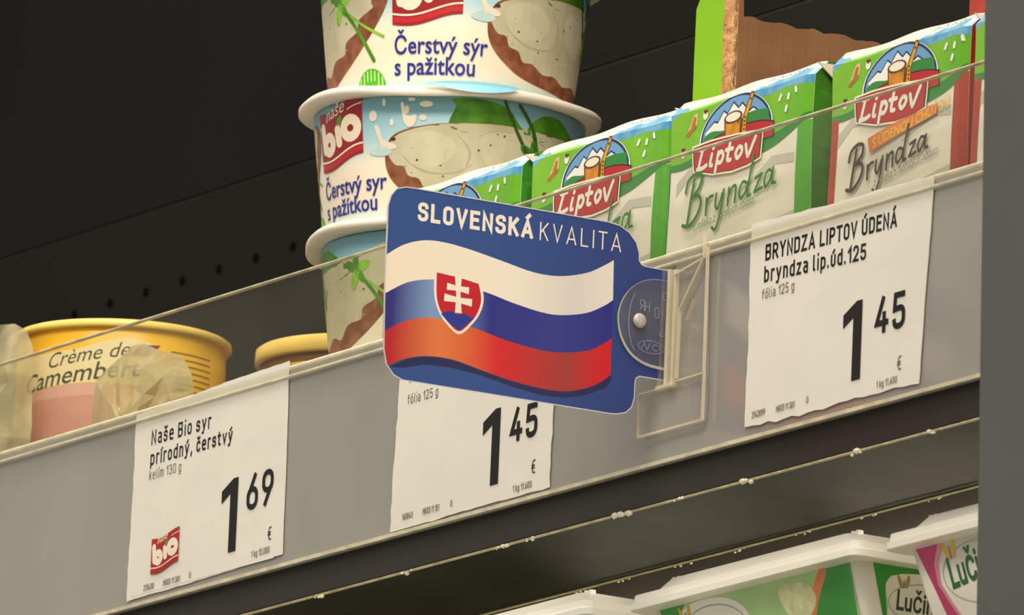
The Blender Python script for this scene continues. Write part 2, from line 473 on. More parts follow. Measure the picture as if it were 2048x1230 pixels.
# narrow industrial letters: advance, strokes (points, corner radius, closed); x-height 0.72
_bowl = lambda x0, x1, y0, y1: [(x0, y0), (x1, y0), (x1, y1), (x0, y1)]
DIN = {
 'A': (.52, [([(0, 0), (.26, 1), (.52, 0)], 0, 0), ([(.1, .28), (.42, .28)], 0, 0)]),
 'B': (.45, [([(.0, .53), (0, 1), (.41, 1), (.41, .53), (0, .53)], .0, 0), ([(0, .53), (.45, .53, .22), (.45, 0, .22), (0, 0), (0, .53)], 0, 0)]),
 'D': (.45, [([(0, 0), (.45, 0, .2), (.45, 1, .2), (0, 1)], 0, 1)]),
 'E': (.40, [([(.4, 1), (0, 1), (0, 0), (.4, 0)], 0, 0), ([(0, .53), (.34, .53)], 0, 0)]),
 'H': (.45, [([(0, 0), (0, 1)], 0, 0), ([(.45, 0), (.45, 1)], 0, 0), ([(0, .5), (.45, .5)], 0, 0)]),
 'I': (.0, [([(0, 0), (0, 1)], 0, 0)]),
 'K': (.44, [([(0, 0), (0, 1)], 0, 0), ([(.42, 1), (.02, .42)], 0, 0), ([(.15, .58), (.44, 0)], 0, 0)]),
 'L': (.38, [([(0, 1), (0, 0), (.38, 0)], 0, 0)]),
 'M': (.56, [([(0, 0), (0, 1), (.28, .4), (.56, 1), (.56, 0)], 0, 0)]),
 'N': (.44, [([(0, 0), (0, 1), (.44, 0), (.44, 1)], 0, 0)]),
 'O': (.44, [(_bowl(0, .44, 0, 1), .22, 1)]),
 'P': (.43, [([(0, 0), (0, 1), (.43, 1, .22), (.43, .45, .22), (0, .45)], 0, 0)]),
 'R': (.45, [([(0, 0), (0, 1), (.43, 1, .22), (.43, .47, .22), (0, .47)], 0, 0), ([(.22, .47), (.46, 0)], 0, 0)]),
 'S': (.43, [([(.42, .84), (.42, 1), (0, 1), (0, .53), (.43, .53), (.43, 0), (0, 0), (0, .16)], .22, 0)]),
 'T': (.44, [([(-.01, 1), (.45, 1)], 0, 0), ([(.22, 0), (.22, 1)], 0, 0)]),
 'U': (.44, [([(0, 1), (0, 0), (.44, 0), (.44, 1)], .22, 0)]),
 'V': (.48, [([(0, 1), (.24, 0), (.48, 1)], 0, 0)]),
 'Y': (.46, [([(0, 1), (.23, .45), (.46, 1)], 0, 0), ([(.23, 0), (.23, .45)], 0, 0)]),
 'Z': (.46, [([(.02, 1), (.44, 1), (0, 0), (.46, 0)], 0, 0)]),
 'a': (.36, [([(.03, .72), (.36, .72, .17), (.36, 0)], 0, 0), ([(.36, .42), (0, .42, .2), (0, 0, .2), (.36, 0)], 0, 0)]),
 'b': (.38, [([(0, 1), (0, 0)], 0, 0), ([(0, .72), (.38, .72, .19), (.38, 0, .19), (0, 0)], 0, 0)]),
 'c': (.34, [([(.34, .6), (.34, .72), (0, .72), (0, 0), (.34, 0), (.34, .12)], .18, 0)]),
 'd': (.38, [([(.38, 1), (.38, 0)], 0, 0), ([(.38, .72), (0, .72, .19), (0, 0, .19), (.38, 0)], 0, 0)]),
 'e': (.38, [([(0, .38), (.38, .38), (.38, .72, .18), (0, .72, .18), (0, 0, .18), (.36, 0)], 0, 0)]),
 'f': (.24, [([(.26, 1), (.08, 1, .1), (.08, 0)], 0, 0), ([(-.04, .72), (.24, .72)], 0, 0)]),
 'g': (.38, [([(.38, .72), (0, .72, .19), (0, 0, .19), (.38, 0)], 0, 0), ([(.38, .72), (.38, -.26, .18), (.03, -.26)], 0, 0)]),
 'i': (.0, [([(0, 0), (0, .70)], 0, 0), ([(0, 1.06), (0, 1.08)], 0, 0)]),
 'j': (.0, [([(0, 0), (0, .72)], 0, 0)]),
 'k': (.36, [([(0, 0), (0, 1)], 0, 0), ([(.34, .72), (.02, .3)], 0, 0), ([(.13, .42), (.37, 0)], 0, 0)]),
 'l': (.10, [([(0, 1), (0, 0, .1), (.1, 0)], 0, 0)]),
 'm': (.60, [([(0, 0), (0, .72), (.6, .72, .15), (.6, 0)], 0, 0), ([(.3, .72), (.3, 0)], 0, 0)]),
 'n': (.36, [([(0, 0), (0, .72), (.36, .72, .18), (.36, 0)], 0, 0)]),
 'o': (.38, [(_bowl(0, .38, 0, .72), .19, 1)]),
 'p': (.38, [([(0, .72), (0, -.26)], 0, 0), ([(0, .72), (.38, .72, .19), (.38, 0, .19), (0, 0)], 0, 0)]),
 'r': (.22, [([(0, 0), (0, .72), (.24, .72)], 0, 0)]),
 's': (.35, [([(.34, .6), (.34, .72), (0, .72), (0, .38), (.35, .38), (.35, 0), (0, 0), (0, .12)], .16, 0)]),
 't': (.24, [([(.08, .95), (.08, 0, .1), (.26, 0)], 0, 0), ([(-.04, .72), (.24, .72)], 0, 0)]),
 'u': (.36, [([(0, .72), (0, 0, .18), (.36, 0, .18), (.36, .72)], 0, 0)]),
 'v': (.38, [([(0, .72), (.19, 0), (.38, .72)], 0, 0)]),
 'y': (.40, [([(0, .72), (.2, .05)], 0, 0), ([(.4, .72), (.13, -.26), (.0, -.26)], 0, 0)]),
 'z': (.36, [([(.02, .72), (.34, .72), (0, 0), (.36, 0)], 0, 0)]),
 '0': (.44, [(_bowl(0, .44, 0, 1), .22, 1)]),
 '1': (.22, [([(0, .72), (.22, 1), (.22, 0)], 0, 0)]),
 '2': (.44, [([(0, .8), (0, 1, .2), (.43, 1, .2), (.43, .58, .1), (0, 0), (.45, 0)], 0, 0)]),
 '3': (.43, [([(0, .84), (0, 1), (.42, 1), (.42, .53), (.15, .53)], .2, 0), ([(.15, .53), (.43, .53), (.43, 0), (0, 0), (0, .16)], .2, 0)]),
 '4': (.48, [([(.28, 1), (0, .24), (.48, .24)], 0, 0), ([(.35, .5), (.35, 0)], 0, 0)]),
 '5': (.43, [([(.4, 1), (.03, 1), (.0, .55), (.43, .6, .2), (.43, 0, .22), (0, 0, .2), (0, .16)], 0, 0)]),
 '6': (.44, [([(.32, 1), (.02, .42)], 0, 0), (_bowl(0, .44, 0, .58), .21, 1)]),
 '7': (.42, [([(0, .84), (0, 1), (.43, 1), (.14, 0)], 0, 0)]),
 '8': (.43, [(_bowl(0, .43, 0, .52), .2, 1), (_bowl(.02, .41, .52, 1), .18, 1)]),
 '9': (.44, [([(.12, 0), (.42, .58)], 0, 0), (_bowl(0, .44, .42, 1), .21, 1)]),
 '.': (.0, [([(0, 0), (0, .03)], 0, 0)]),
 ',': (.05, [([(.05, .05), (0, -.2)], 0, 0)]),
 '€': (.42, [([(.42, 1), (.08, 1, .22), (.08, 0, .22), (.42, 0)], 0, 0), ([(-.04, .6), (.34, .6)], 0, 0), ([(-.04, .4), (.34, .4)], 0, 0)]),
}
ACC = {'Á': ('A', 'acute'), 'Ú': ('U', 'acute'), 'á': ('a', 'acute'), 'í': ('j', 'acute'), 'ý': ('y', 'acute'), 'ú': ('u', 'acute'),
       'ó': ('o', 'acute'), 'š': ('s', 'caron'), 'č': ('c', 'caron'), 'ž': ('z', 'caron')}

# ================================================================ THE SETTING
MB().box(-1500, 560, 301.5, 332, 199, 620, 'black_panel').build('wall_back')['kind'] = 'structure'
w = MB(); w.box(-1500, 560, 300, 332, -320, 199, 'duct_panel', 1.5)
for row, zz in enumerate((168,)):
    for k in range(46):
        x = -1290 + k*26 + (13 if row % 2 else 0)
        w.add([(x+1.8*math.cos(R(t)), 299.7, zz+1.8*math.sin(R(t))) for t in range(0, 360, 30)], [tuple(range(12))[::-1]], 'hole_dark')
w.build('wall_rear_duct')['kind'] = 'structure'
MB().box(-1500, 560, 300.2, 301.4, 199, 199.8, 'duct_panel').build('trim_1')['kind'] = 'structure'
pm = MB()
def post_ring(z):
    x = 347.8 - 0.0359*z
    return [(x, -62, z), (x+2, -64, z), (x+25, -64, z), (x+25.4, -63, z), (x+26.2, -63, z), (x+26.6, -64, z), (x+42, -64, z), (x+44, -62, z), (x+44, -26, z), (x, -26, z)]
pm.loft([post_ring(-420), post_ring(420)], 'post_grey', smooth=False)
pm.build('trim_2')['kind'] = 'structure'

# ---- shelf that carries the price rail
DECK = -29.0
sh = thing('refrigerator_shelf', 'black steel cooler shelf running behind the grey price strip', 'shelf', (0, 150, -74))
O = (0, 150, -74)
MB().box(-1450, 545, 6.2, 298, DECK-2, DECK, 'shelf_white', 0.3).build('deck', sh, O)
MB().box(-1450, 545, 3.2, 6.2, -74, -1.5, 'black_steel', 0.4).build('front_lip', sh, O)
u = MB(); u.loft([[(x, 3.4, -74.6), (x, 47, -78.0), (x, 47, -76.5), (x, 4, -73.4)] for x in (-1450, 545)], 'gloss_steel', smooth=False)
u.build('underside_panel', sh, O)
b = MB()
for (yy, zz, rr) in ((3.2, -74.6, 0.45), (47.5, -78.2, 0.5), (46.0, -78.7, 0.25)):
    b.loft([[(x, yy+rr*math.cos(R(t)), zz+rr*math.sin(R(t))) for t in range(0, 360, 45)] for x in (-1450, 545)], 'bead_steel', smooth=True)
b.build('rolled_edge', sh, O)
d = MB()
def drop(x, y, z, r):
    bm = bmesh.new(); bmesh.ops.create_icosphere(bm, subdivisions=1, radius=r)
    for v in bm.verts: v.co = Vector((x+v.co.x*1.5, y+v.co.y, z+v.co.z*0.9))
    d.bm(bm, 'droplet_glint', True)
for base, n in ((-4, 7), (13, 5), (62, 6), (66, 4), (93, 3), (-60, 5), (130, 4), (-110, 4), (190, 3), (230, 3)):
    for k in range(n): drop(base + rnd.uniform(-4, 4), 2.5 + rnd.uniform(0, .7), -74.5 - rnd.uniform(0, .9), rnd.choice((.3, .4, .5, .6, .8, 1.15)))
for base in (-30, -5, 28, 60, 95, 130, 165, 200):
    for k in range(4): drop(base + rnd.uniform(-5, 5), 47 + rnd.uniform(-.5, .5), -79.0 + rnd.uniform(-.2, .2), rnd.uniform(.2, .5))
dr = d.build('condensation', sh, O); dr['kind'] = 'stuff'
MB().box(-1450, 545, 47, 298, -74, -72, 'rear_brown').build('rear_underside', sh, O)

# ---- price rail
rl = thing('price_rail', 'long grey translucent plastic price strip holding the paper price labels', 'price rail', (0, 2, -64))
O = (0, 2, -64)
p = MB()
prof = [(3.0, -63.4), (0.0, -63.4), (0.0, -1.2), (3.0, -1.2)]
p.loft([[(x, a, b_) for a, b_ in prof] for x in (-1450, 545)], 'rail_grey', smooth=False)
p.build('rail_body', rl, O)
p = MB()
for (yy, zz, rr) in ((0.6, -0.6, 1.0), (-0.6, -3.4, 0.55)):
    p.loft([[(x, yy+rr*math.cos(R(t)), zz+rr*math.sin(R(t))) for t in range(0, 360, 30)] for x in (-1450, 545)], 'rail_bead', smooth=True)
p.build('top_bead', rl, O)
p = MB(); p.loft([[(x, -1.0, -63.9), (x, 0.6, -63.9), (x, 0.6, -63.1), (x, -1.0, -62.7)] for x in (-1450, 545)], 'rail_bead', smooth=False)
p.build('bottom_lip', rl, O)
p = MB(); p.loft([[(x, -1.5, -4.8), (x, -1.0, -4.8), (x, -1.0, -0.6), (x, -1.5, -0.6)] for x in (-1450, 545)], 'clear_lip', smooth=False)
p.build('clear_lip', rl, O)

# ---- clear riser panes behind the rail (they butt at a joint)
for nm, lb, x0, x1 in (('riser_pane', 'long clear plastic riser pane standing above the price strip, left of the joint', -1450, 66.2),
                       ('riser_pane', 'clear plastic riser pane above the price strip before the two right-hand packs', 66.8, 545)):
    t = thing(nm, lb, 'riser pane', ((x0+x1)/2, 8, -1), 'clear riser panes on the price strip')
    O = ((x0+x1)/2, 8, -1)
    MB().box(x0, x1, 9.0, 10.6, -29, 33.4, 'clear_pane').build('pane', t, O)
    MB().box(x0, x1, 8.9, 10.7, 33.4, 34.0, 'pane_edge', 0.2).build('polished_edge', t, O)

# ================================================================ PRICE LABELS
def rail_map(u_, v_, h): return (u_, -0.35-h, v_)
def torn(x0, x1, z0, z1, jl, jr, jb, jt, corners, seed):
    """paper outline with hand-torn edges; corners shift (bl, br, tr, tl) in x and z"""
    r_ = random.Random(seed); pts = []
    (blx, blz), (brx, brz), (trx, trz), (tlx, tlz) = corners
    bl = (x0+blx, z0+blz); br = (x1+brx, z0+brz); tr = (x1+trx, z1+trz); tl = (x0+tlx, z1+tlz)
    def edge(a, b_, n, j, nx, nz):
        ph = r_.uniform(0, 6)
        for i in range(n):
            t = i/n
            k = 0 if i == 0 else j*(0.6*math.sin(ph+t*7) + r_.uniform(-.6, .6))
            pts.append((a[0]+(b_[0]-a[0])*t+nx*k, a[1]+(b_[1]-a[1])*t+nz*k))
    edge(bl, br, 22, jb, 0, 1); edge(br, tr, 18, jr, 1, 0); edge(tr, tl, 22, jt, 0, 1); edge(tl, bl, 18, jl, 1, 0)
    return pts

def bio_logo(A, x, y, wd_, ht, red='bio_red', bright='bio_bright', cream='bio_cream', fx=1.0):
    """small red waving logo with the words nase bio"""
    P = lambda a, b_: (x + a*wd_, y + b_*ht)
    wv = lambda a: 0.10*a - 0.055*math.sin(a*5.0) - 0.01
    N = 14
    xs = [i/N for i in range(N+1)]
    A.poly([P(a, 0.14+wv(a)) for a in xs] + [P(a, 0.90+wv(a)*0.9) for a in xs[::-1]], red)
    A.poly([P(a, 0.0+wv(a)) for a in xs] + [P(a, 0.145+wv(a)) for a in xs[::-1]], red)
    A.stroke([P(a, 0.08+wv(a)) for a in xs], 0.075*ht, bright)
    A.stroke([P(a, 0.155+wv(a)) for a in xs], 0.028*ht, cream)
    A.stroke([P(.0, .655), P(.07, .675), P(.16, .70)], .018*ht, cream)
    A.stroke([P(.72, .84), P(.85, .885), P(1.0, .91)], .018*ht, cream)
    A.text('naše', x+.2*wd_, y+.715*ht, .20*ht, cream, sx=.98*fx, shear=.25, slope=.24*ht/wd_)
    lw = .135*wd_
    A.stroke([P(.10, .66), P(.13, .31)], lw, cream, cap='round')
    A.stroke([P(a, b_) for a, b_ in ell(.265, .375, .105, .115, 18)], lw, cream, closed=True)
    A.stroke([P(.50, .57), P(.525, .36)], lw, cream, cap='round')
    A.stroke([P(a, b_) for a, b_ in ell(.775, .55, .135, .135, 20)], lw*1.05, cream, closed=True)
    A.poly([P(.485, .62), P(.50, .72), P(.60, .79), P(.60, .70), P(.55, .63)], 'bio_leaf')

def price_digits(A, xc, zb, ht, wst, lean):
    A.poly([(xc-8.2, zb+ht*.69), (xc-8.2+0.0, zb+ht*.86), (xc-1.2, zb+ht), (xc+1.7, zb+ht), (xc+1.7, zb), (xc-2.9, zb), (xc-2.9, zb+ht*.80)], 'ink')

# label 1
t1 = thing('price_label', 'white price label reading 1 69 with a small red logo, below the yellow cheese boxes', 'price label', (-177, 0, -62), 'paper price labels in the rail')
O = (-177, 0, -62)
pb = MB()
pts = torn(-224.2, -129.4, -60.6, -0.4, .35, .15, .25, .5, ((0, -.8), (.6, .8), (-.6, 2.2), (.6, -.8)), 3)
pts = [q for q in pts]
pb.prism(pts, rail_map, .22, 'paper')
pb.box(-222, -134, -.62, -.58, -60.2, -59.6, 'paper')
A = Art(.26)
A.din('Naše Bio syr', -213.3, -12.6, 4.9, .76, 'ink', gap=.22)
A.din('prírodný, čerstvý', -213.3, -19.1, 4.7, .74, 'ink', gap=.215)
A.din('kelím 130 g', -213.5, -23.8, 3.2, .30, 'ink_soft', gap=.22)
price_digits(A, -159.2, -54.6, 23.6, 4, 0)
A.din('69', -152.0, -42.8, 11.6, 1.75, 'ink', gap=.2, sx=1.0)
A.din('€', -137.9, -54.1, 4.2, .42, 'ink', sx=.9)
A.din('1 kg 13.000', -147.6, -58.2, 2.1, .26, 'ink_soft', gap=.16, sx=.85)
A.din('213430', -213.6, -59.6, 2.0, .26, 'ink_soft', gap=.12, sx=.8)
A.din('MK03 11 301', -201.4, -59.6, 2.0, .26, 'ink_soft', gap=.12, sx=.8)
A.din('0', -185.4, -59.4, 2.0, .26, 'ink_soft')
bio_logo(A, -209.6, -54.6, 17, 12.6, 'label_red', 'label_red', 'label_cream')
A.emit(pb, rail_map)
pb.build('printed_paper', t1, O)
# label 2
t2 = thing('price_label', 'white price label reading 1 45, half hidden under the blue flag sign', 'price label', (-18, 0, -62), 'paper price labels in the rail')
O = (-18, 0, -62)
pb = MB()
pts = torn(-63.8, 26.6, -61.6, -3.0, .55, .45, .3, .4, ((-1, -.6), (.3, 0), (.4, .6), (1.2, -.4)), 5)
pb.prism(pts, rail_map, .22, 'paper')
A = Art(.26)
A.din('BRYNDZA LIPTOV', -57.2, -9.6, 5.0, .78, 'ink', gap=.2)
A.din('bryndza lip.125', -57.2, -16.4, 4.6, .76, 'ink', gap=.2)
A.din('fólia 125 g', -57.4, -23.3, 3.0, .30, 'ink_soft', gap=.22)
price_digits(A, -4.3, -56.2, 23.6, 4, 0)
A.din('45', 3.2, -44.6, 10.6, 1.75, 'ink', gap=.2, sx=1.02)
A.din('€', 16.5, -56.0, 4.2, .42, 'ink', sx=.9)
A.din('1 kg 11.600', 6.2, -60.2, 2.1, .26, 'ink_soft', gap=.16, sx=.85)
A.din('160043', -57.6, -59.5, 2.0, .26, 'ink_soft', gap=.12, sx=.75)
A.din('MK03 11 151', -45.6, -59.5, 2.0, .26, 'ink_soft', gap=.12, sx=.75)
A.din('0', -29.6, -59.4, 2.0, .26, 'ink_soft')
A.emit(pb, rail_map)
pb.build('printed_paper', t2, O)
# label 3
t3 = thing('price_label', 'white price label reading 1 45 at the right, uncovered, beside the grey post', 'price label', (181, 0, -62), 'paper price labels in the rail')
O = (181, 0, -62)
pb = MB()
pts = torn(134.2, 227.8, -60.2, 1.2, .45, .2, .75, .4, ((0, .6), (-1.6, -.6), (2.6, -1.4), (-.2, .4)), 9)
pb.prism(pts, rail_map, .22, 'paper')
A = Art(.26)
A.din('BRYNDZA LIPTOV ÚDENÁ', 142.0, -11.0, 5.0, .88, 'ink', gap=.145, slope=-.018)
A.din('bryndza lip.úd.125', 141.8, -17.4, 4.9, .80, 'ink', gap=.20, slope=-.035)
A.din('fólia 125 g', 141.2, -22.4, 3.0, .30, 'ink_soft', gap=.2)
price_digits(A, 193.6, -54.6, 23.6, 4, 0)
A.din('45', 202.2, -42.8, 11.0, 1.75, 'ink', gap=.2, sx=1.0)
A.din('€', 214.8, -55.2, 4.2, .42, 'ink_soft', sx=.9)
A.din('1 kg 11.600', 204.2, -58.8, 2.1, .26, 'ink_soft', gap=.16, sx=.85)
A.din('2142099', 138.2, -57.6, 2.0, .26, 'ink_soft', gap=.1, sx=.75)
A.din('MK03 11 301', 151.2, -57.8, 2.0, .26, 'ink_soft', gap=.12, sx=.75)
A.din('0', 167.3, -57.6, 2.0, .26, 'ink_soft')
A.emit(pb, rail_map)
pb.build('printed_paper', t3, O)

# ================================================================ FLAG SIGN AND ITS CLIP
SX = 89.0
O = (SX, -46, -23)
sg = thing('shelf_sign', 'blue card sign reading SLOVENSKÁ KVALITA with a waving flag, sticking out from the price strip', 'sign', O)
OUT = [(-98.5, -38), (-98.9, -25), (-99.0, -0.6), (-98.1, 2.7), (-96.3, 4.9), (-93.2, 5.9), (-90.1, 6.0), (-22.8, 6.2), (-18.6, 5.7), (-15.2, 4.1),
       (-12.6, 1.4), (-11.5, -1.6), (-11.4, -3.8), (-10.4, -5.0), (-8.9, -5.3), (-1.1, -5.4), (-0.8, -38.7), (-9.6, -38.7), (-10.9, -39.5), (-11.2, -41.0),
       (-11.2, -45.4), (-12.0, -48.4), (-14.0, -50.3), (-17.0, -51.2), (-19.5, -51.4), (-91.5, -51.8), (-94.6, -50.7), (-97.2, -47.9), (-98.3, -43.5)]
def sign_map(u_, v_, h): return (SX + h, u_, v_)
cb = MB(); cb.prism(OUT, sign_map, .5, 'sign_blue', 'card_edge')
# sign artwork lives in the sign's own space; the gradients run along its length
A = Art(.53)
WT = [(-98.7, -15.2), (-93.0, -11.4), (-86.3, -9.1), (-79.5, -8.6), (-70.3, -9.4), (-58.8, -11.2), (-48.0, -12.9), (-38.8, -12.7), (-29.7, -10.4), (-23.7, -7.3), (-20.2, -5.0)]
WB = [(-98.7, -26.9), (-91.7, -22.7), (-85.0, -20.7), (-78.2, -20.1), (-65.2, -21.2), (-54.4, -23.2), (-44.4, -24.5), (-37.5, -24.3), (-29.1, -22.4), (-23.1, -19.4), (-19.9, -17.1)]
BB = [(-98.5, -38.2), (-91.8, -34.3), (-84.4, -32.0), (-77.6, -31.8), (-66.9, -32.8), (-57.7, -34.5), (-46.9, -35.7), (-38.5, -35.7), (-28.6, -33.8), (-23.3, -31.2), (-19.8, -28.6)]
RB = [(-96.7, -48.4), (-91.3, -45.5), (-83.8, -43.5), (-74.7, -43.2), (-64.8, -44.8), (-54.0, -46.5), (-43.3, -47.3), (-35.6, -47.0), (-28.1, -45.0), (-22.8, -42.2), (-19.7, -39.7)]
sm_ = lambda P: catmull(P, 5)
A.poly([(-96.4, -48.6)] + [(a, b_-0.2) for a, b_ in sm_(RB)][6:] + [(-19.2, -41), (-21.5, -44.0), (-28, -47.0), (-35.6, -49.0), (-43.3, -49.3), (-54.0, -48.2), (-64.8, -46.4), (-74.7, -45.6), (-84, -46), (-91, -48)][0:], 'sign_shadow_print')
A.poly(sm_(WT) + sm_(WB)[::-1], 'flag_white')
A.poly(sm_(WB) + sm_(BB)[::-1], 'flag_blue')
A.poly(sm_(BB) + sm_(RB)[::-1] + [(-97.9, -45.9), (-98.4, -42)], 'flag_red')
SHD = [(-82.2, -17.3), (-74, -17.7), (-66.0, -18.7), (-64.8, -23.3), (-65.6, -27.4), (-68.0, -31.2), (-72.7, -35.3), (-77.5, -32.6), (-80.5, -28.9), (-81.9, -24.5)]
shp = catmull(SHD[2:] + SHD[:1], 5); shp = [SHD[1]] + shp
A.poly(shp, 'sign_white')
ctr = (-73.4, -25.2)
ins = [(ctr[0]+(a-ctr[0])*.90, ctr[1]+(b_-ctr[1])*.915) for a, b_ in shp]
A.poly(ins, 'shield_red')
A.poly([(-79.3, -30.1), (-77.3, -29.1), (-75.4, -28.8), (-73.8, -29.6), (-71.2, -28.8), (-69.3, -29.5), (-67.6, -29.6), (-69.2, -31.1), (-72.7, -34.3), (-76.9, -32.1)], 'shield_blue')
def flare(a, b_, w0, w1):
    A.stroke([a, ((a[0]+b_[0])/2, (a[1]+b_[1])/2), b_], (w1, w0, w1), 'sign_white')
flare((-73.85, -18.3), (-73.3, -29.0), 1.5, 2.3)
flare((-77.6, -21.6), (-70.0, -21.8), 1.4, 2.1)
flare((-78.4, -25.0), (-68.8, -25.3), 1.5, 2.3)
xe = A.din('SLOVENSKÁ', -88.7, -3.5, 5.7, 1.15, 'sign_white', sx=1.0, gap=.155, slope=.014)
A.din('KVALITA', -46.4, -2.9, 5.5, .46, 'sign_white', sx=1.06, gap=.26, slope=.02)
A.stroke(OUT + [], .35, 'card_edge', closed=True)
A.emit(cb, sign_map)
cb.build('printed_card', sg, O)

O = (96, -1, -54)
cl = thing('sign_clip', 'clear plastic sign holder clipped to the price strip, gripping the blue sign', 'sign holder', O)
fm = lambda u_, v_, h: (u_, -0.5-h, v_)
pb = MB(); pb.prism([(77.8, -54.6), (113.4, -54.6), (113.4, -40.2), (110.5, 0.6), (95, -3.5), (95, -41), (77.8, -41.2)], fm, 1.0, 'clear_clip')
pb.build('back_plate', cl, O)
A = Art(1.02)
for q in ([(77.9, -41.4), (77.9, -54.5), (113.2, -54.5), (113.2, -40.4)], [(77.9, -41.2), (92, -41.2)], [(96, -40.0), (113.2, -40.2)], [(113.2, -40.2), (111.6, 0.6)], [(110.6, 3.0), (110.8, -2.6), (111.0, -5.2), (98.2, -19.2), (97.8, -39.6)], [(95.2, -7.4), (111.0, -5.0)]):
    pass
eb = MB()
def bar(a, b_, w_, y0=-1.5, dp=.9):
    dx, dz = b_[0]-a[0], b_[1]-a[1]; L_ = math.hypot(dx, dz); nx, nz = -dz/L_*w_/2, dx/L_*w_/2
    q = [(a[0]+nx, a[1]+nz), (b_[0]+nx, b_[1]+nz), (b_[0]-nx, b_[1]-nz), (a[0]-nx, a[1]-nz)]
    eb.add([(x, y0, z) for x, z in q] + [(x, y0-dp, z) for x, z in q], [(0, 1, 2, 3), (7, 6, 5, 4), (0, 4, 5, 1), (1, 5, 6, 2), (2, 6, 7, 3), (3, 7, 4, 0)], 'clip_edge')
for a, b_, w_ in (((77.9, -41.4), (77.9, -54.5), .45), ((77.9, -54.4), (113.3, -54.4), .9), ((113.2, -54.5), (113.2, -40.2), .8), ((78.0, -41.3), (93, -41.3), .6),
                  ((97, -40.4), (113.2, -40.2), .7), ((113.0, -40.2), (112.6, -2.0), .7), ((110.4, 2.6), (110.8, -5.0), .8), ((110.8, -5.0), (98.3, -19.0), .9),
                  ((98.3, -19.0), (97.9, -39.6), 1.0), ((95.2, -7.6), (110.8, -5.0), .7), ((106, -17), (102.5, -22.5), .25)):
    bar(a, b_, w_*.75)
eb.build('moulded_ridges', cl, O)
hb = MB()
hb.box(88.6, 90.4, -3.2, -0.5, -41.2, -5.0, 'clear_clip', .3)
hb.box(91.6, 92.6, -2.6, -0.5, -41.0, -5.5, 'clip_edge', .2)
hb.box(94.4, 95.4, -2.2, -0.5, -40.6, -6.0, 'clip_edge', .2)
hb.box(87.8, 96.8, -3.2, -0.6, -42.0, -40.6, 'clip_edge', .4)
hb.build('hinge', cl, O)
DISC = catmull([(-0.8, -8.9), (-6.0, -8.9), (-10.6, -10.2), (-14.6, -13.0), (-17.4, -17.2), (-18.5, -22.2), (-17.2, -27.8), (-13.6, -32.5), (-8.0, -35.0), (-0.8, -35.6)], 4)
gm = lambda u_, v_, h: (SX + .75 + h, u_, v_)
tb = MB(); tb.prism(DISC, gm, .8, 'clear_disc')
A = Art(.83)
A.stroke(DISC[12:], (.25, .7, .9), 'clip_edge')
A.stroke(DISC[:14], (.2, .3), 'clip_emboss')
A.stroke(ell(-9.2, -22.4, 5.6, 11.0, 16, 130, 235), (.2, .35, .2), 'clip_emboss')
A.stroke([(a, b_) for a, b_ in ell(-6.6, -29.6, 4.6, 1.9, 20)], .22, 'clip_emboss', closed=True)
A.stroke([(-10, -30.4), (-9, -28.6), (-8, -30.6), (-7, -28.6)], .25, 'clip_emboss'); A.stroke(ell(-5.0, -29.6, 1.1, .9, 12, 40, 320), .25, 'clip_emboss'); A.stroke([(-3.6, -28.8), (-3.2, -30.4)], .25, 'clip_emboss')
mir = Art(0)
for glyph, ux, uz in (('R', -9.6, -19.0), ('H', -9.2, -19.2), ('0', -5.8, -20.6), ('3', -2.3, -14.8), ('C', -3.0, -25)):
    if glyph == 'C': A.stroke(ell(ux, uz, 1.0, 1.0, 10, 180, 340), .2, 'clip_emboss'); continue
    adv, lines = DIN[glyph]; sz = 3.2 if glyph != '3' else 2.2
    for q, r_, cl_ in lines:
        flip = -1 if glyph in 'R3' else 1
        A.stroke([(ux + flip*a*sz, uz + b_*sz) for a, b_ in rounded(q, r_, cl_)], .26, 'clip_emboss', closed=bool(cl_))
A.emit(tb, gm)
tb.build('grip_disc', cl, O)
pg = MB()
bm = bmesh.new(); bmesh.ops.create_uvsphere(bm, u_segments=20, v_segments=12, radius=1)
for v in bm.verts: v.co = Vector((SX+1.55+v.co.x*1.1, -10.9+v.co.y*2.3, -22.2+v.co.z*2.3))
pg.bm(bm, 'peg_plastic', True); pg.build('snap_peg', cl, O)

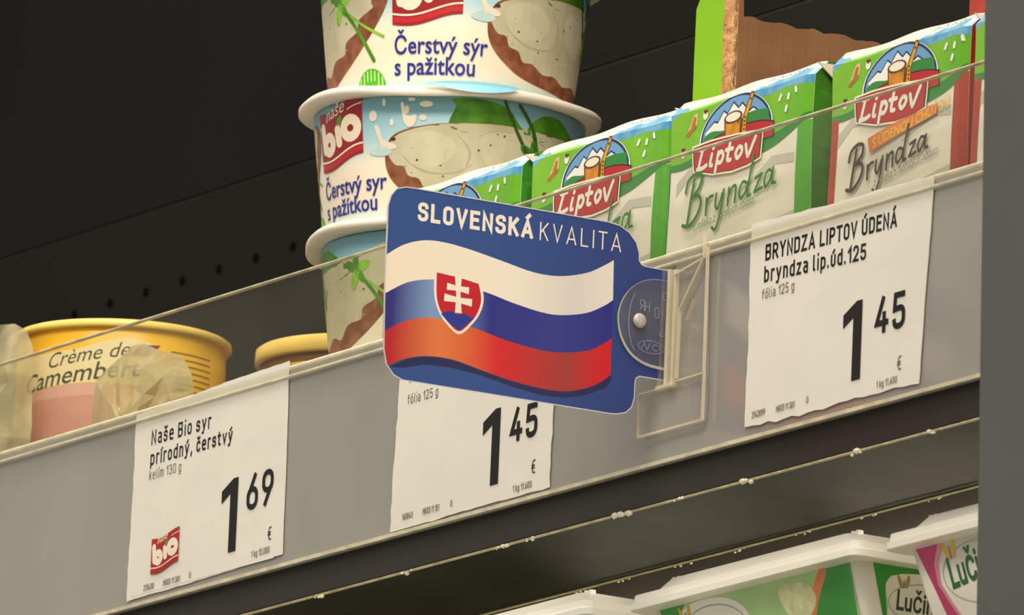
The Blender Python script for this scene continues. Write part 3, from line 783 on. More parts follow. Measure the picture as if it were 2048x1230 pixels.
# ================================================================ CHEESE CUPS
RB_, RT_, CH = 38.6, 43.4, 43.0
def cup_r(h): return RB_ + (RT_-RB_)*h/39.0
def cup_map(phi, v_, h):
    """phi in degrees, counted left to right as seen from outside; 0 faces -Y"""
    r_ = cup_r(v_) + h; a = R(phi - 90)
    return (r_*math.cos(a), r_*math.sin(a), v_)
DPM = 180/(math.pi*41.0)      # degrees per millimetre round the cup
def cup_side(A, off, l1, l2):
    """one printed side of the cup; u is millimetres round the wall from the logo centre"""
    B = Art(.05, A.step)
    o = off
    P = lambda pts: [(o + a, b_) for a, b_ in pts]
    # leaves behind the bread
    B.poly(P(catmull([(41, 29), (42, 36), (41, 38.5), (50, 38.8), (58, 37), (62, 33), (66, 30), (74, 29), (60, 27)], 4, True)), 'chive')
    B.poly(P(catmull([(66, 30), (70, 36), (78, 37), (86, 33), (92, 28), (80, 26)], 4, True)), 'chive')
    # bread slice
    crust = catmull([(19.5, 20), (21, 25.5), (26, 28.5), (38, 30.5), (58, 31.5), (80, 31), (98, 33), (110, 36), (116, 33), (115, 25), (107, 15), (96, 7), (82, 2), (66, 2.2), (48, 3), (34, 5), (26, 9), (21, 14)], 5, True)
    B.poly(P(crust), 'bread_crust')
    cream = [(20.5, 21.5), (22, 25.5), (26.5, 28.0), (38, 30.3), (58, 31.4), (80, 31), (97, 33), (108, 36), (112.5, 33), (109.5, 27), (110, 25), (104, 22), (103, 18.5), (97, 16), (96, 12.5), (89, 11.5), (84, 7.5), (78, 9), (70, 6.5), (62, 7.5), (54, 6.2), (48, 8), (42, 7.6), (37, 10), (33, 10), (31, 13), (27.5, 14), (26, 17), (23, 17.6)]
    B.poly(P(catmull(cream, 3, True)), 'cream_cheese')
    B.poly(P(catmull([(25, 24), (28, 27.2), (36, 28), (42, 24.5), (41, 19.5), (34, 16.5), (27.5, 18.5)], 4, True)), 'cream_light')
    B.poly(P(catmull([(50, 26), (56, 29), (66, 28), (70, 22), (62, 16), (53, 18)], 4, True)), 'cream_light')
    B.stroke(P([(25.5, 20.5), (29, 17.2), (35, 14.8), (43, 15.2), (48, 18)]), (.2, .7, .2), 'cream_shade', smooth=5)
    B.stroke(P([(47, 12), (56, 13), (66, 10)]), (.3, 1.0, .3), 'cream_light', smooth=5)
    B.stroke(P([(43, 27), (47, 22), (46, 17)]), (.3, .9, .3), 'cream_shade', smooth=5)
    r_ = random.Random(4)
    for k in range(26):
        a, b_ = r_.uniform(25, 105), r_.uniform(12, 29)
        B.poly(P(ell(a, b_, r_.uniform(.25, .5), r_.uniform(.2, .4), 8)), 'chive_dark' if k % 2 else 'cream_shade')
    B.poly(P(ell(22.4, 25.7, 1.0, .6, 8)), 'bread_dark'); B.poly(P(ell(20.8, 23.6, .6, .8, 8)), 'bread_dark')
    # chives lying on the bread
    for q, w_, c_ in (([(57, 39), (62, 30), (67, 23)], (.9, 1.4), 'chive_dark'), ([(62, 38.5), (68, 31), (71, 21)], (1.1, 1.8), 'chive_dark'), ([(96, 27), (104, 18), (110, 9)], (1.3, 1.3), 'chive'), ([(97, 26), (106, 20), (114, 16)], (.8, .9), 'chive_light')):
        B.stroke(P(q), w_, c_, smooth=5, cap='round')
    for (cx, cy) in ((69, 23), (95, 28)):
        for a0, rx, c_ in ((20, 4.2, 'chive_light'), (95, 3.6, 'chive'), (150, 4.0, 'chive'), (250, 4.4, 'chive_light'), (310, 3.4, 'chive')):
            ex, ey = cx + rx*.7*math.cos(R(a0)), cy + rx*.7*math.sin(R(a0))
            e = [(ex + (p_[0])*math.cos(R(a0)) - p_[1]*math.sin(R(a0)), ey + p_[0]*math.sin(R(a0)) + p_[1]*math.cos(R(a0))) for p_ in ell(0, 0, rx*.8, rx*.38, 12)]
            B.poly(P(e), c_)
    # milk splashes
    for cx, cy, rx, ry in ((15.5, 33.5, 1.5, 1.8), (27, 34.8, .8, 1.3), (22, 31, .7, 1.2), (28.5, 38, 1.2, .6), (33, 36.5, 2.1, 1.0), (32, 32.2, 1.2, 1.0), (19.5, 37.5, .6, 1.3)):
        B.poly(P(ell(cx, cy, rx, ry, 10)), 'splash')
    B.poly(P(catmull([(16, 30), (17.5, 30), (19, 26), (23, 24), (23, 22.6), (19, 22.8), (17.6, 25)], 4, True)), 'splash')
    B.poly(P(catmull([(25, 36.5), (26, 36.8), (27, 33), (30, 33), (29, 29.6), (26.4, 30.2)], 4, True)), 'splash')
    B.poly(P(catmull([(14, 22.5), (18, 23.8), (22, 22), (20, 20.6), (15.5, 21)], 4, True)), 'splash_blue')
    # striped green badge on the base edge
    B.poly(P(ell(-20.2, 0.4, 6.0, 6.2, 20, 0, 180)), 'stripe_green')
    for k in range(7):
        a = -24.8 + k*1.55; hh = math.sqrt(max(0, 36-(a+20.2)**2))*1.0
        B.stroke(P([(a, 1.2 + (1.6 if 1 < k < 5 else 0)), (a, .2+hh)]), .5, 'stripe_pale')
    bio_logo(B, o-11.4, 19.4, 22.8, 20.8)
    B.text(l1, o-11.0, 10.2, 5.3, 'cup_text', sx=.86, off=.014)
    B.text(l2, o-11.0, 3.8, 5.3, 'cup_text', sx=.88, off=.014)
    A.it += B.it
    return B
CUPART = Art(.05, .0018)
LEN = math.pi*41.0
cup_side(CUPART, 0, 'Čerstvý sýr', 's pažitkou')
cup_side(CUPART, LEN, 'Čerstvý syr', 's pažítkou')
CX, CY = -172.8, 80.0
def lid_wob(seed):
    r_ = random.Random(seed); a, b_ = r_.uniform(0, 6), r_.uniform(0, 6)
    return lambda t, r: (0.9*math.sin(2*t+a) + 0.5*math.sin(5*t+b_))*max(0, (r-42)/5)
def build_cup():
    root = thing('cheese_cup', '', 'cheese cup', (0, 0, 0), 'stacked paper cups of fresh cheese')
    bb = MB()
    bb.lathe([(RB_-2, 1.2), (RB_-1.6, .2), (RB_-.3, 0), (RB_, .6), (cup_r(39), 39.0), (cup_r(39)-.6, 39.6)], 0, 0, 'cup_paper', 120)
    CUPART.emit(bb, lambda a, b_, h: cup_map(a*DPM, b_, h), cutu=[-80 + 3*k for k in range(110)])
    bb.build('printed_cup', root)
    lb = MB()
    lb.lathe([(cup_r(38.9)+.1, 39.6), (RT_+2.0, 39.5), (RT_+4.2, 39.4), (RT_+4.9, 40.0), (RT_+4.9, 41.4), (RT_+4.0, 42.4), (RT_+1.8, 42.8), (RT_-3, 42.95)], 0, 0, 'lid_white', 120, lid_wob(2))
    lb.build('lid', root)
    tb_ = MB()   # pull tab: a pale blue tongue of foil folded down over the rim
    tab = [(-15, 41.6), (-9, 42.6), (0, 43.1), (10, 43.0), (15, 42.6), (16, 42.0), (12, 40.6), (6, 39.6), (0, 39.5), (-8, 40.6)]
    tp = lambda a, b_, h: ((RT_+5.1+h+.9*max(0, (42-b_)/2.5))*math.cos(a/48.0-R(90)), (RT_+5.1+h+.9*max(0, (42-b_)/2.5))*math.sin(a/48.0-R(90)), b_)
    ta = Art(.0); ta.poly(catmull(tab, 4, True), 'lid_white'); ta.h = .3; ta.poly(catmull(tab, 4, True), 'lid_blue')
    ta.emit(tb_, tp, cutu=[-20+1.5*k for k in range(27)])
    tb_.build('pull_tab', root)
    return root
def copy_tree(o, parent=None):
    c = o.copy(); COL.objects.link(c)
    if parent is not None: c.parent = parent
    for ch in list(o.children): copy_tree(ch, c)
    return c
cup = build_cup()
VIEW = -31.5 + 90      # bearing of the camera round the cups
for i, (z, rot, tabrot, lab) in enumerate(((100.5, VIEW - 12, 150, 'topmost paper cup of the cheese stack, its red logo facing front'),
                                   (57.5, VIEW - 56 - 180, 7, 'second paper cup of fresh cheese down the stack, red logo at its left edge'),
                                   (14.5, VIEW - 1 + 180, 120, 'third paper cup down the stack, half behind the flag sign, chives at its left'),
                                   (-28.5, VIEW + 60, 200, 'lowest paper cup of the cheese stack, down behind the price strip'))):
    c = cup if i == 0 else copy_tree(cup)
    c.scale = (1, 1, 1)
    sh_ = (2.2, 3.6) if i > 1 else (0, 0)
    c.location = Vector((CX+sh_[0], CY+sh_[1], z))*K; c.rotation_euler.z = R(rot); c['label'] = lab
    for ch in c.children:
        if ch.name.startswith('pull_tab'): ch.rotation_euler.z = R(VIEW + tabrot - rot)
cup.scale = (1, 1, 1.05)

# ================================================================ BRYNDZA PACKS
ZB, ZT = DECK+.1, 56.0
SCRIPT = {
 'B': [[(.05, 2.0), (.25, 2.6), (.9, 2.85), (1.45, 2.6), (1.35, 2.0), (.85, 1.6), (.55, 1.5)], [(.55, 1.5), (1.2, 1.45), (1.45, .95), (1.1, .25), (.45, -.15), (-.1, .05)], [(.8, 2.55), (.55, 1.4), (.3, .0)]],
 'r': [[(1.95, 1.0), (1.9, .05)], [(1.92, .45), (2.15, .95), (2.5, 1.0)]],
 'y': [[(2.8, 1.0), (2.72, .35), (2.95, .1), (3.3, .85)], [(3.42, 1.05), (3.15, -.3), (2.75, -1.1), (2.45, -.9)]],
 'n': [[(3.85, 1.0), (3.75, .0)], [(3.77, .4), (4.1, .95), (4.4, .9), (4.35, .0)]],
 'd': [[(5.35, .8), (4.95, 1.0), (4.7, .5), (4.85, .05), (5.2, .3), (5.45, .9)], [(5.75, 2.4), (5.5, 1.2), (5.38, .1), (5.65, .0)]],
 'z': [[(6.0, .9), (6.5, 1.0)], [(6.5, 1.0), (5.95, .05)], [(5.95, .05), (6.6, .12)]],
 'a': [[(7.4, .85), (7.0, 1.0), (6.75, .5), (6.9, .05), (7.2, .35), (7.45, .95)], [(7.48, 1.0), (7.4, .2), (7.7, .05)]]}
LIPTOV = [[(.75, 1.75), (.5, .9), (.3, .12)], [(.15, .05), (.8, .05), (1.25, .2)], [(.4, 1.72), (1.15, 1.75)], [(1.85, 1.0), (1.68, .15), (1.9, .05)], [(1.98, 1.5), (2.02, 1.58)],
          [(2.6, 1.0), (2.3, -.6)], [(2.55, .7), (2.9, 1.0), (3.15, .6), (2.9, .08), (2.5, .15)], [(3.85, 1.55), (3.62, .2), (3.95, .06)], [(3.45, 1.0), (4.15, 1.0)],
          [(4.8, 1.0), (4.5, .5), (4.7, .03), (5.1, .4), (5.12, .85), (4.8, 1.0)], [(5.55, 1.0), (5.75, .08), (5.9, .08), (6.4, 1.1), (6.6, 1.45)]]
def pack_art(w_, kind):
    A = Art(.06, .010)
    side = 'stripe_leaf' if kind == 'plain' else 'foil_red'
    # lower white label field with pale waves
    A.poly(catmull([(0, -26), (0, -2), (14, 4), (30, 2), (50, 8), (w_, 10), (w_, -26)], 3, True)[0:1] + [(0, -20), (0, -6), (15, 3), (32, 1), (52, 9), (w_-1, 12), (w_-1, -20)], 'foil_grey')
    A.poly([(6, 30), (6, 26), (14, 31), (24, 30.5), (14, 34)], 'foil_grey')
    A.poly([(w_*.55, 22), (w_*.75, 30), (w_-7, 29), (w_-7, 26), (w_*.78, 27)], 'foil_grey')
    # coloured stripe at the right edge and the left edge
    A.poly([(w_-6.5, ZB), (w_, ZB), (w_, 38), (w_-5.5, 38), (w_-6.2, 20)], side)
    A.poly([(0, ZB), (5.5 if kind != 'plain' else 1.2, ZB), (5.8 if kind != 'plain' else 1.2, 20), (6 if kind != 'plain' else 1.2, 38), (0, 38)], side)
    # green meadow band
    A.poly(catmull([(0, 34.5), (8, 33.8), (18, 34.2), (30, 34), (46, 31.5), (58, 32.4), (68, 35), (w_, 38.5)], 4) + [(w_, 41.5), (62, 38), (52, 37.5), (40, 39.5), (24, 39), (10, 37), (0, 37.5)], 'foil_green_dark')
    low = catmull([(0, 36.5), (10, 36.0), (24, 38), (40, 38.5), (52, 36.5), (62, 37), (w_, 40.5)], 4)
    up = catmull([(0, 48.8), (6, 51.0), (14, 52.4), (30, 52.6), (44, 50.2), (56, 49.4), (66, 50.2), (w_, 49.2)], 4)
    A.poly(low + up[::-1], 'foil_green')
    # mountains in the sky band
    A.poly([(0, 48.5), (0, 53.6), (3, 54.5), (6, 53.2), (9, 53.4), (11, 52.3), (6, 51.0)], 'foil_blue')
    A.poly([(46, 50.6), (50, 52.6), (54, 52.4), (59, 53.8), (63, 53.2), (70, 54.6), (w_, 53.6), (w_, 48.9), (66, 49.9), (56, 49.1), (50, 49.4)], 'foil_blue')
    for k in range(5): A.stroke([(52+k*4.4, 54.0), (53.4+k*4.4, 55.3+.3*(k % 2)), (55+k*4.4, 54.2)], .3, 'pack_sky')
    # little meadow things: toast, ladybirds, snowdrops
    A.poly([(10.5, 44.2), (15.5, 46.6), (17, 46.0), (12, 43.4)], 'toast'); A.poly([(11.6, 44.9), (15, 50), (17.2, 50.4), (17, 46.6), (15.5, 46.8)], 'toast_top'); A.poly([(13.2, 46.0), (15.2, 49.4), (16.4, 49.0), (16, 47)], 'toast')
    for cx, cy in ((9.5, 39.5), (21.5, 49.6)):
        A.poly(ell(cx, cy-.7, 1.4, 1.5, 10), 'foil_white'); A.poly(ell(cx, cy+.3, .9, .7, 8), 'pack_red'); A.poly(ell(cx-.6, cy+.6, .45, .5, 8), 'pack_line'); A.poly(ell(cx+.7, cy+.5, .45, .5, 8), 'pack_line')
    for cx, cy, a in ((62.5, 47.2, .4), (67, 46.8, 0), (71, 48.2, -.4), (66, 43.2, .15)):
        A.poly([(cx-.8-a, cy-1.0), (cx+.5-a, cy-1.2), (cx+.8+a, cy+.6), (cx+a, cy+1.2), (cx-.6+a*.5, cy+.4)], 'pack_snow')
    # round picture: mountains, mug of milk, flute
    cx, cy, rx, ry = 39.0, 40.6, 18.5, 11.0
    dome = ell(cx, cy, rx, ry, 28, 0, 180)
    A.poly([(cx+(a-cx)*1.07, cy-.4+(b_-cy)*1.08) for a, b_ in dome] + [(cx-rx-3.2, 37.0), (cx+rx+1.6, 37.0)], 'pack_snow')
    A.poly([(cx+(a-cx)*1.03, cy+(b_-cy)*1.035) for a, b_ in dome] + [(cx-rx-1.8, 37.0), (cx+rx+.6, 37.0)], 'pack_navy')
    A.poly([(cx+(a-cx)*.975, cy+(b_-cy)*.965) for a, b_ in dome], 'pack_sky')
    A.poly([(22.4, 43.4), (27, 46.0), (29, 45.4), (32, 48.4), (34, 47.2), (37.2, 50.2), (40, 48.0), (42, 49.2), (46, 46.2), (48, 47), (54.6, 43.4), (54, 41), (23, 41)], 'pack_navy')
    A.poly([(22.4, 43.0), (27, 45.4), (29, 44.8), (32, 47.8), (34, 46.6), (37.2, 49.5), (40, 47.4), (42, 48.5), (46, 45.6), (48, 46.4), (54.6, 43.0), (54, 40.6), (23, 40.6)], 'pack_snow')
    A.poly(catmull([(21.6, 41.6), (26, 42.8), (33, 42.0), (40, 43.4), (47, 45.4), (56.6, 45.0)], 4) + [(56.8, 40), (21.2, 40)], 'foil_green_dark')
    A.poly(catmull([(19, 37.2), (24, 39.6), (30, 41.0), (38, 41.8), (46, 42.3), (53, 41.9), (59.5, 40.6)], 4) + [(59.5, 36), (19, 36)], 'pack_line')
    A.poly(catmull([(19.4, 37.2), (24, 39.2), (30, 40.6), (38, 41.4), (46, 41.9), (53, 41.5), (59.2, 40.2)], 4) + [(59.2, 36), (19.4, 36)], 'pack_red')
    A.poly([(33.4, 38.2), (32.6, 44.8), (42.2, 45.6), (41.6, 38.6)], 'mug_dark'); A.poly([(34.0, 38.6), (33.3, 44.6), (41.4, 45.2), (40.9, 39.0)], 'mug_wood')
    A.poly(ell(37.4, 45.2, 5.0, 1.9, 18), 'mug_dark'); A.poly(ell(37.4, 45.3, 4.0, 1.35, 16), 'milk')
    A.stroke([(43.2, 39.6), (43.6, 44), (47.4, 50.6)], (2.6, 2.0), 'mug_dark', cap='round'); A.stroke([(43.4, 40), (43.8, 44), (47.4, 50.4)], (1.8, 1.3), 'flute', cap='round')
    for k in range(4): A.poly(ell(43.5+k*.12, 40.6+k*1.2, .5, .4, 8), 'mug_dark')
    A.poly(ell(46.8, 49.3, .5, .4, 8), 'mug_dark')
    # banner with the name
    ban = [(16.2, 39.3), (26, 39.6), (40, 39.3), (53.2, 38.4), (52.8, 34), (52.4, 30.6), (46, 29.3), (38, 28.8), (28, 29.6), (17.4, 32.0), (16.6, 35)]
    gx, gy = 34.6, 34.4
    for k, c_ in ((1.05, 'milk'), (1.012, 'pack_line'), (.975, 'pack_red')):
        A.poly([(gx+(a-gx)*k, gy+(b_-gy)*(k if k < 1.04 else 1.13)) for a, b_ in ban], c_)
    for q in LIPTOV:
        A.stroke([(18.2 + a*4.85, 32.0 + b_*3.55 + .0*a) for a, b_ in q], 1.35, 'pack_snow', smooth=5 if len(q) > 2 else 0, cap='round')
    # product name
    if kind == 'plain':
        sc_, x0, y0, rise, c_, sc2 = 6.5, 12.5, 16.0, .095, 'script_green', 'small_green'
    else:
        sc_, x0, y0, rise, c_, sc2 = 5.5, 13.6, 12.0, .135, 'script_brown', 'small_grey'
        rb = [(25.2, 21.2), (23.8, 25.8), (40, 28.6), (59.8, 30.8), (59.3, 27.4), (42, 24.6)]
        A.poly(rb, 'banner_orange')
        A.text('S ÚDENOU CHUŤOU', 26.6, 22.4, 2.9, 'banner_yellow', sx=.98, off=.012, slope=.165)
    for ch in 'Bryndza':
        for q in SCRIPT[ch]:
            A.stroke([(x0 + a*sc_, y0 + b_*sc_*.78 + a*sc_*rise) for a, b_ in q], 1.0 if ch != 'B' else 1.2, c_, smooth=6 if len(q) > 2 else 0, cap='round')
    A.text('z mlieka z horských oblastí', x0+(5.5 if kind == 'plain' else 14), y0-(2.6 if kind == 'plain' else 1.4), 2.6, sc2, sx=.82, shear=.3, slope=rise)
    return A
PLAIN, SMOKED = None, None
def build_pack(kind, x, w_, y, label, seed):
    root = thing('foil_cheese_pack', label, 'cheese pack', (x+w_/2, y+18, ZB), 'foil cheese packs behind the riser pane')
    O = (x+w_/2, y+18, ZB)
    r_ = random.Random(seed); ph = r_.uniform(0, 6)
    HB = 51.5
    def front(u_, v_, h):
        bul = 0.5*math.sin(math.pi*max(0, min(1, u_/w_)))*(1-abs((v_-14)/44)) + .35*math.sin(u_*.12+ph)*math.sin(v_*.10+ph)
        ed = 1.6*max(0, 1-u_/3.0)**2 + 1.6*max(0, 1-(w_-u_)/3.0)**2
        zz = v_ + .35*math.sin(u_*.16+ph)*max(0, (v_-40)/16)
        if v_ <= HB: yy = y - bul + ed
        else: yy = y - bul + ed + (v_-HB)*.95
        return (x+u_, yy-h, zz)
    mb = MB()
    us = [0, .8, 1.8, 3] + [3 + (w_-6)*k/24 for k in range(1, 24)] + [w_-3, w_-1.8, w_-.8, w_]
    vs = [ZB, -15, 0, 6, 12, 18, 24, 30, 36, 42, 47, HB, 53, 54.5, ZT]
    grid = [front(a, b_, 0) for b_ in vs for a in us]; nu = len(us)
    side = 'side_green' if kind == 'plain' else 'foil_red'
    mb.add(grid, [(j*nu+i, j*nu+i+1, (j+1)*nu+i+1, (j+1)*nu+i) for j in range(vs.index(HB)) for i in range(nu-1)], 'foil_white', True)
    mb.add(grid, [(j*nu+i, j*nu+i+1, (j+1)*nu+i+1, (j+1)*nu+i) for j in range(vs.index(HB), len(vs)-1) for i in range(nu-1)], 'foil_top', True)
    D_ = 36
    topf = [front(a, ZT, 0) for a in us]
    topb = [(p_[0], y+D_, p_[2]+.3*math.sin(p_[0]*.4)) for p_ in topf]
    mb.add(topf+topb, [(i, i+1, nu+i+1, nu+i) for i in range(nu-1)], 'foil_top')
    mb.add([(x, y+D_, ZB), (x+w_, y+D_, ZB), (x+w_, y+D_, ZT), (x, y+D_, ZT)], [(0, 3, 2, 1)], 'foil_white')
    for xx, uu, flip in ((x, 0, 1), (x+w_, w_, 0)):
        n_ = len(vs)
        A_ = [front(uu, b_, 0) for b_ in vs]; B_ = [(xx + (-1 if flip else 1)*(.9 if 0 < k < n_-1 else 0)*math.sin(k), y+14, b_) for k, b_ in enumerate(vs)]; C_ = [(xx, y+D_, b_) for b_ in vs]
        f_ = []
        for k in range(n_-1):
            f_ += [(k, k+1, n_+k+1, n_+k), (n_+k, n_+k+1, 2*n_+k+1, 2*n_+k)]
        if not flip: f_ = [q[::-1] for q in f_]
        mb.add(A_+B_+C_, f_, side)
    mb.add([(x, y+1.6, ZB), (x+w_, y+1.6, ZB), (x+w_, y+D_, ZB), (x, y+D_, ZB)], [(0, 1, 2, 3)], 'foil_white')
    A = pack_art(w_, kind)
    A.emit(mb, front, cutu=[.8, 1.8, 3] + [3 + (w_-6)*k/24 for k in range(1, 24)] + [w_-3, w_-1.8, w_-.8], cutv=[ZB+.01, -15, 0, 6, 12, 18, 24, 30, 36, 42, 47, HB, 53, 54.5])
    mb.build('printed_wrapper', root, O)
    # folded end flap of the foil at the right end
    fl = MB()
    xr = x+w_
    q = [(xr+.2, y+2, ZT-.6), (xr+.2, y+30, ZT-.6), (xr+1.6, y+16, ZT-12)]
    fl.add(q + [(a+.5, b_, c_) for a, b_, c_ in q], [(0, 1, 2), (5, 4, 3), (0, 3, 4, 1), (1, 4, 5, 2), (2, 5, 3, 0)], 'foil_top')
    fl.build('end_fold', root, O)
    return root
PK = 'foil cheese packs behind the riser pane'
build_pack('plain', -113.5, 78.0, 22.0, 'green and white foil cheese pack partly behind the top of the flag sign', 1)
build_pack('plain', -29.5, 78.3, 22.4, 'green and white foil cheese pack just right of the flag sign, name half covered', 2)
build_pack('plain', 50.3, 78.2, 21.6, 'green and white foil cheese pack with its whole green script name showing', 3)
build_pack('smoked', 138.2, 73.0, 21.8, 'foil cheese pack with brown lettering, orange banner and red side stripes', 4)
build_pack('smoked', 213.0, 73.0, 22.2, 'red striped foil cheese pack cut off by the grey post', 5)
# red pack lying across the tops, at the far right
O = (246, 44, ZT+.6)
rp = thing('red_foil_pack', 'red foil pack lying on top of the packs beside the grey post', 'cheese pack', O)
q = MB(); q.box(200.5, 288, 29, 56, ZT+.7, ZT+24, 'foil_red', 0.9, 2, False)
q.build('wrapper', rp, O)
q = MB(); q.prism([(29.5, ZT+1.2), (55.5, ZT+1.2), (42, ZT+13)], lambda u_, v_, h: (199.9+h, u_, v_), .5, 'foil_top'); q.build('end_fold', rp, O)

# ================================================================ TORN DISPLAY CARTON
O = (-60, 130, DECK)
ct = thing('display_carton', 'torn green display carton standing behind the packs, brown inside', 'carton', O)
mp = lambda u_, v_, h: (u_, 75.0-h+3, v_)
q = MB()
strip = [(-20.4, DECK+.2), (-4.6, DECK+.2), (-4.2, 60), (-4.8, 72), (-4.3, 84), (-4.8, 96), (-4.4, 106), (-4.8, 118), (-4.4, 132), (-18.2, 132), (-18.6, 112), (-18.9, 109.2), (-20.6, 106.8), (-20.8, 90)]
q.prism(strip, mp, 3.0, 'carton_green', 'kraft_torn'); q.build('front_strip', ct, O)
wm = lambda u_, v_, h: (-3.6+h, u_, v_)
r_ = random.Random(11)
top = [(79.0 + k*2.0 + (0 if k else .6), 101.6 + .35*math.sin(k*1.1) + r_.uniform(-.3, .3) - (.012*k)) for k in range(62)]
wall = [(78.2, DECK+.2), (203, DECK+.2)] + top[::-1] + [(79.4, 107), (78.9, 113), (79.6, 120), (78.8, 132), (77.4, 132)]
q = MB(); q.prism(wall, wm, 3.2, 'kraft', 'kraft_torn')
for k in range(28):       # flute lines of the corrugated board showing through the liner
    yy = 80.6 + k*4.3
    q.add([(-.39, yy-.9, DECK+1), (-.33, yy, DECK+1), (-.39, yy+.9, DECK+1), (-.39, yy-.9, 100.6), (-.33, yy, 100.6), (-.39, yy+.9, 100.6)], [(0, 1, 4, 3), (1, 2, 5, 4)], 'kraft', True)
q.build('side_wall', ct, O)
q = MB()
zz = [(70 + k*2.6) for k in range(25)]
fr = [(-4.7 + r_.uniform(-.4, .3), z) for z in zz] + [(-.9 + r_.uniform(-.5, .6), z) for z in zz[::-1]]
q.prism(fr, lambda u_, v_, h: (u_, 77.2-h*.6 + .25*math.sin(v_), v_), 1.4, 'kraft_torn'); q.build('torn_edge', ct, O)
q = MB(); q.box(-100, -3.7, 128, 203, DECK+.1, DECK+3, 'kraft'); q.build('carton_base', ct, O)

# ================================================================ CAMEMBERT BOXES
def cam_box(x, y, label, full):
    O = (x, y, DECK)
    root = thing('camembert_box', label, 'cheese box', O, 'round yellow cheese boxes')
    RR = 35.0; zt = 49.0
    def mp_(u_, v_, h):
        a = R(u_/RR*180/math.pi - 90 + VIEW); return (x + (RR-.8+h)*math.cos(a), y + (RR-.8+h)*math.sin(a), v_)
    q = MB(); q.lathe([(RR-2, DECK+.1), (RR-.8, DECK+1), (RR-.8, zt-3), (RR-1.4, zt-2)], x, y, 'cam_yellow' if full else 'cam_shaded', 96)
    if full:
        A = Art(.05)
        cu = [-60+3*k for k in range(41)]
        A.poly([(-55, DECK+3), (55, DECK+3), (55, 20), (30, 24), (10, 26.5), (-10, 27.2), (-55, 25)], 'cam_pink')
        A.poly([(-55, 21.5), (-10, 23.5), (10, 22.5), (16, 21.5), (16, 26.2), (10, 26.8), (-10, 27.4), (-55, 25.2)], 'cam_pink_light')
        A.poly(catmull([(-50, 26), (-44, 35), (-30, 38), (-14, 39), (2, 42.6), (11, 41), (14, 36), (17, 28), (8, 27), (-12, 27.6)], 4, True), 'cam_cream')
        A.text('Crème de', -26.5, 32.8, 4.8, 'cam_text', sx=1.05, shear=.3, slope=.13)
        A.text('Camembert', -38, 25.6, 5.8, 'cam_text', sx=1.1, shear=.2, off=.006, slope=.10)
        A.poly([(3.6, 36.5), (7, 40.5), (14, 41), (10.6, 36.9)], 'cam_red')
        for k in range(7): A.stroke([(18, 39.5-k*2.0), (36, 39.5-k*2.0)], .45, 'cam_small')
        A.emit(q, mp_, cutu=cu)
    else:
        A = Art(.05); A.poly([(-54, 33), (54, 33), (54, 40), (-54, 40)], 'cam_lid'); A.emit(q, mp_, cutu=[-60+3*k for k in range(41)])
    q.build('box_wall', root, O)
    q = MB(); lh = 3.0 if full else 6.0
    q.lathe([(RR-.9, zt-lh), (RR+.6, zt-lh), (RR+1.0, zt-lh+.6), (RR+.8, zt-1.0), (RR-.2, zt-.3, 'cam_lid_ring' if full else 'cam_lid'), (RR-3, zt), (2, zt+.1)], x, y, 'cam_lid', 96); q.build('lid', root, O)
    return root
cam_box(-333.5, 56.0, 'round yellow cheese box with cream wording, at the far left behind the pane', True)
cam_box(-297.5, 127.0, 'round yellow cheese box standing further back, right of the lettered one', False)

# ================================================================ CELLOPHANE POUCHES
def pouch(outline, yc, dep, label, seed):
    xs = [p_[0] for p_ in outline]; O = ((min(xs)+max(xs))/2, yc, DECK)
    root = thing('cellophane_pouch', label, 'pouch', O, 'crinkled clear pouches in front of the yellow box')
    r_ = random.Random(seed)
    bm = bmesh.new()
    cx = O[0]; top = max(p_[1] for p_ in outline); cz = (top+DECK)/2
    n = len(outline); rings = []
    levels = [0, .3, .55, .75, .9, 1.0]
    vs, fs = [], []
    for sgn in (-1, 1):
        ring = []
        for lv in levels:
            row = []
            for (a, b_) in outline:
                k = 1-lv; px, pz = cx+(a-cx)*k, cz+(b_-cz)*k
                d_ = dep*math.sqrt(max(0, 1-k*k)) * (0.45+1.0*r_.random()) if 0 < lv else 0
                jx, jz = (r_.uniform(-1.6, 1.6), r_.uniform(-1.6, 1.6)) if 0 < lv < 1 else (0, 0)
                row.append((px+jx, yc+sgn*d_, pz+jz))
            ring.append(row)
        o = len(vs)
        for row in ring: vs += row
        for j in range(len(levels)-1):
            for i in range(n):
                i2 = (i+1) % n
                f1 = (o+j*n+i, o+j*n+i2, o+(j+1)*n+i2); f2 = (o+j*n+i, o+(j+1)*n+i2, o+(j+1)*n+i)
                fs += [f1, f2] if sgn < 0 else [f1[::-1], f2[::-1]]
    q = MB(); q.add(vs, fs, 'cellophane', False); q.build('film', root, O)
    q = MB(); q.box(min(xs)+5, max(xs)-5, yc-1.2, yc+1.2, DECK+1, DECK+26, 'cream_light', .8); q.build('cheese_slab', root, O)
    return root
def dome_outline(x0, x1, pts): return [(x1, DECK+.2), (x1, -8), (x1, 8)] + pts + [(x0, 8), (x0, -8), (x0, DECK+.2), ((x0+x1)/2, DECK+.2)]
pouch(dome_outline(-281, -216, [(-217.5, 13), (-223, 19.5), (-231, 22.5), (-240, 25.0), (-249, 28.5), (-257, 29.0), (-265, 26.0), (-273, 23.6), (-279, 21)]), 15.6, 3.2, 'crinkled clear pouch before the yellow box, left of the 1 69 label corner', 21)
pouch(dome_outline(-392, -320, [(-319.5, 12), (-320.5, 26), (-321, 38), (-326, 45), (-334, 48.5), (-346, 50), (-360, 48), (-378, 40), (-389, 24)]), 15.6, 3.0, 'crinkled clear pouch cut off at the left border, before the yellow box', 22)

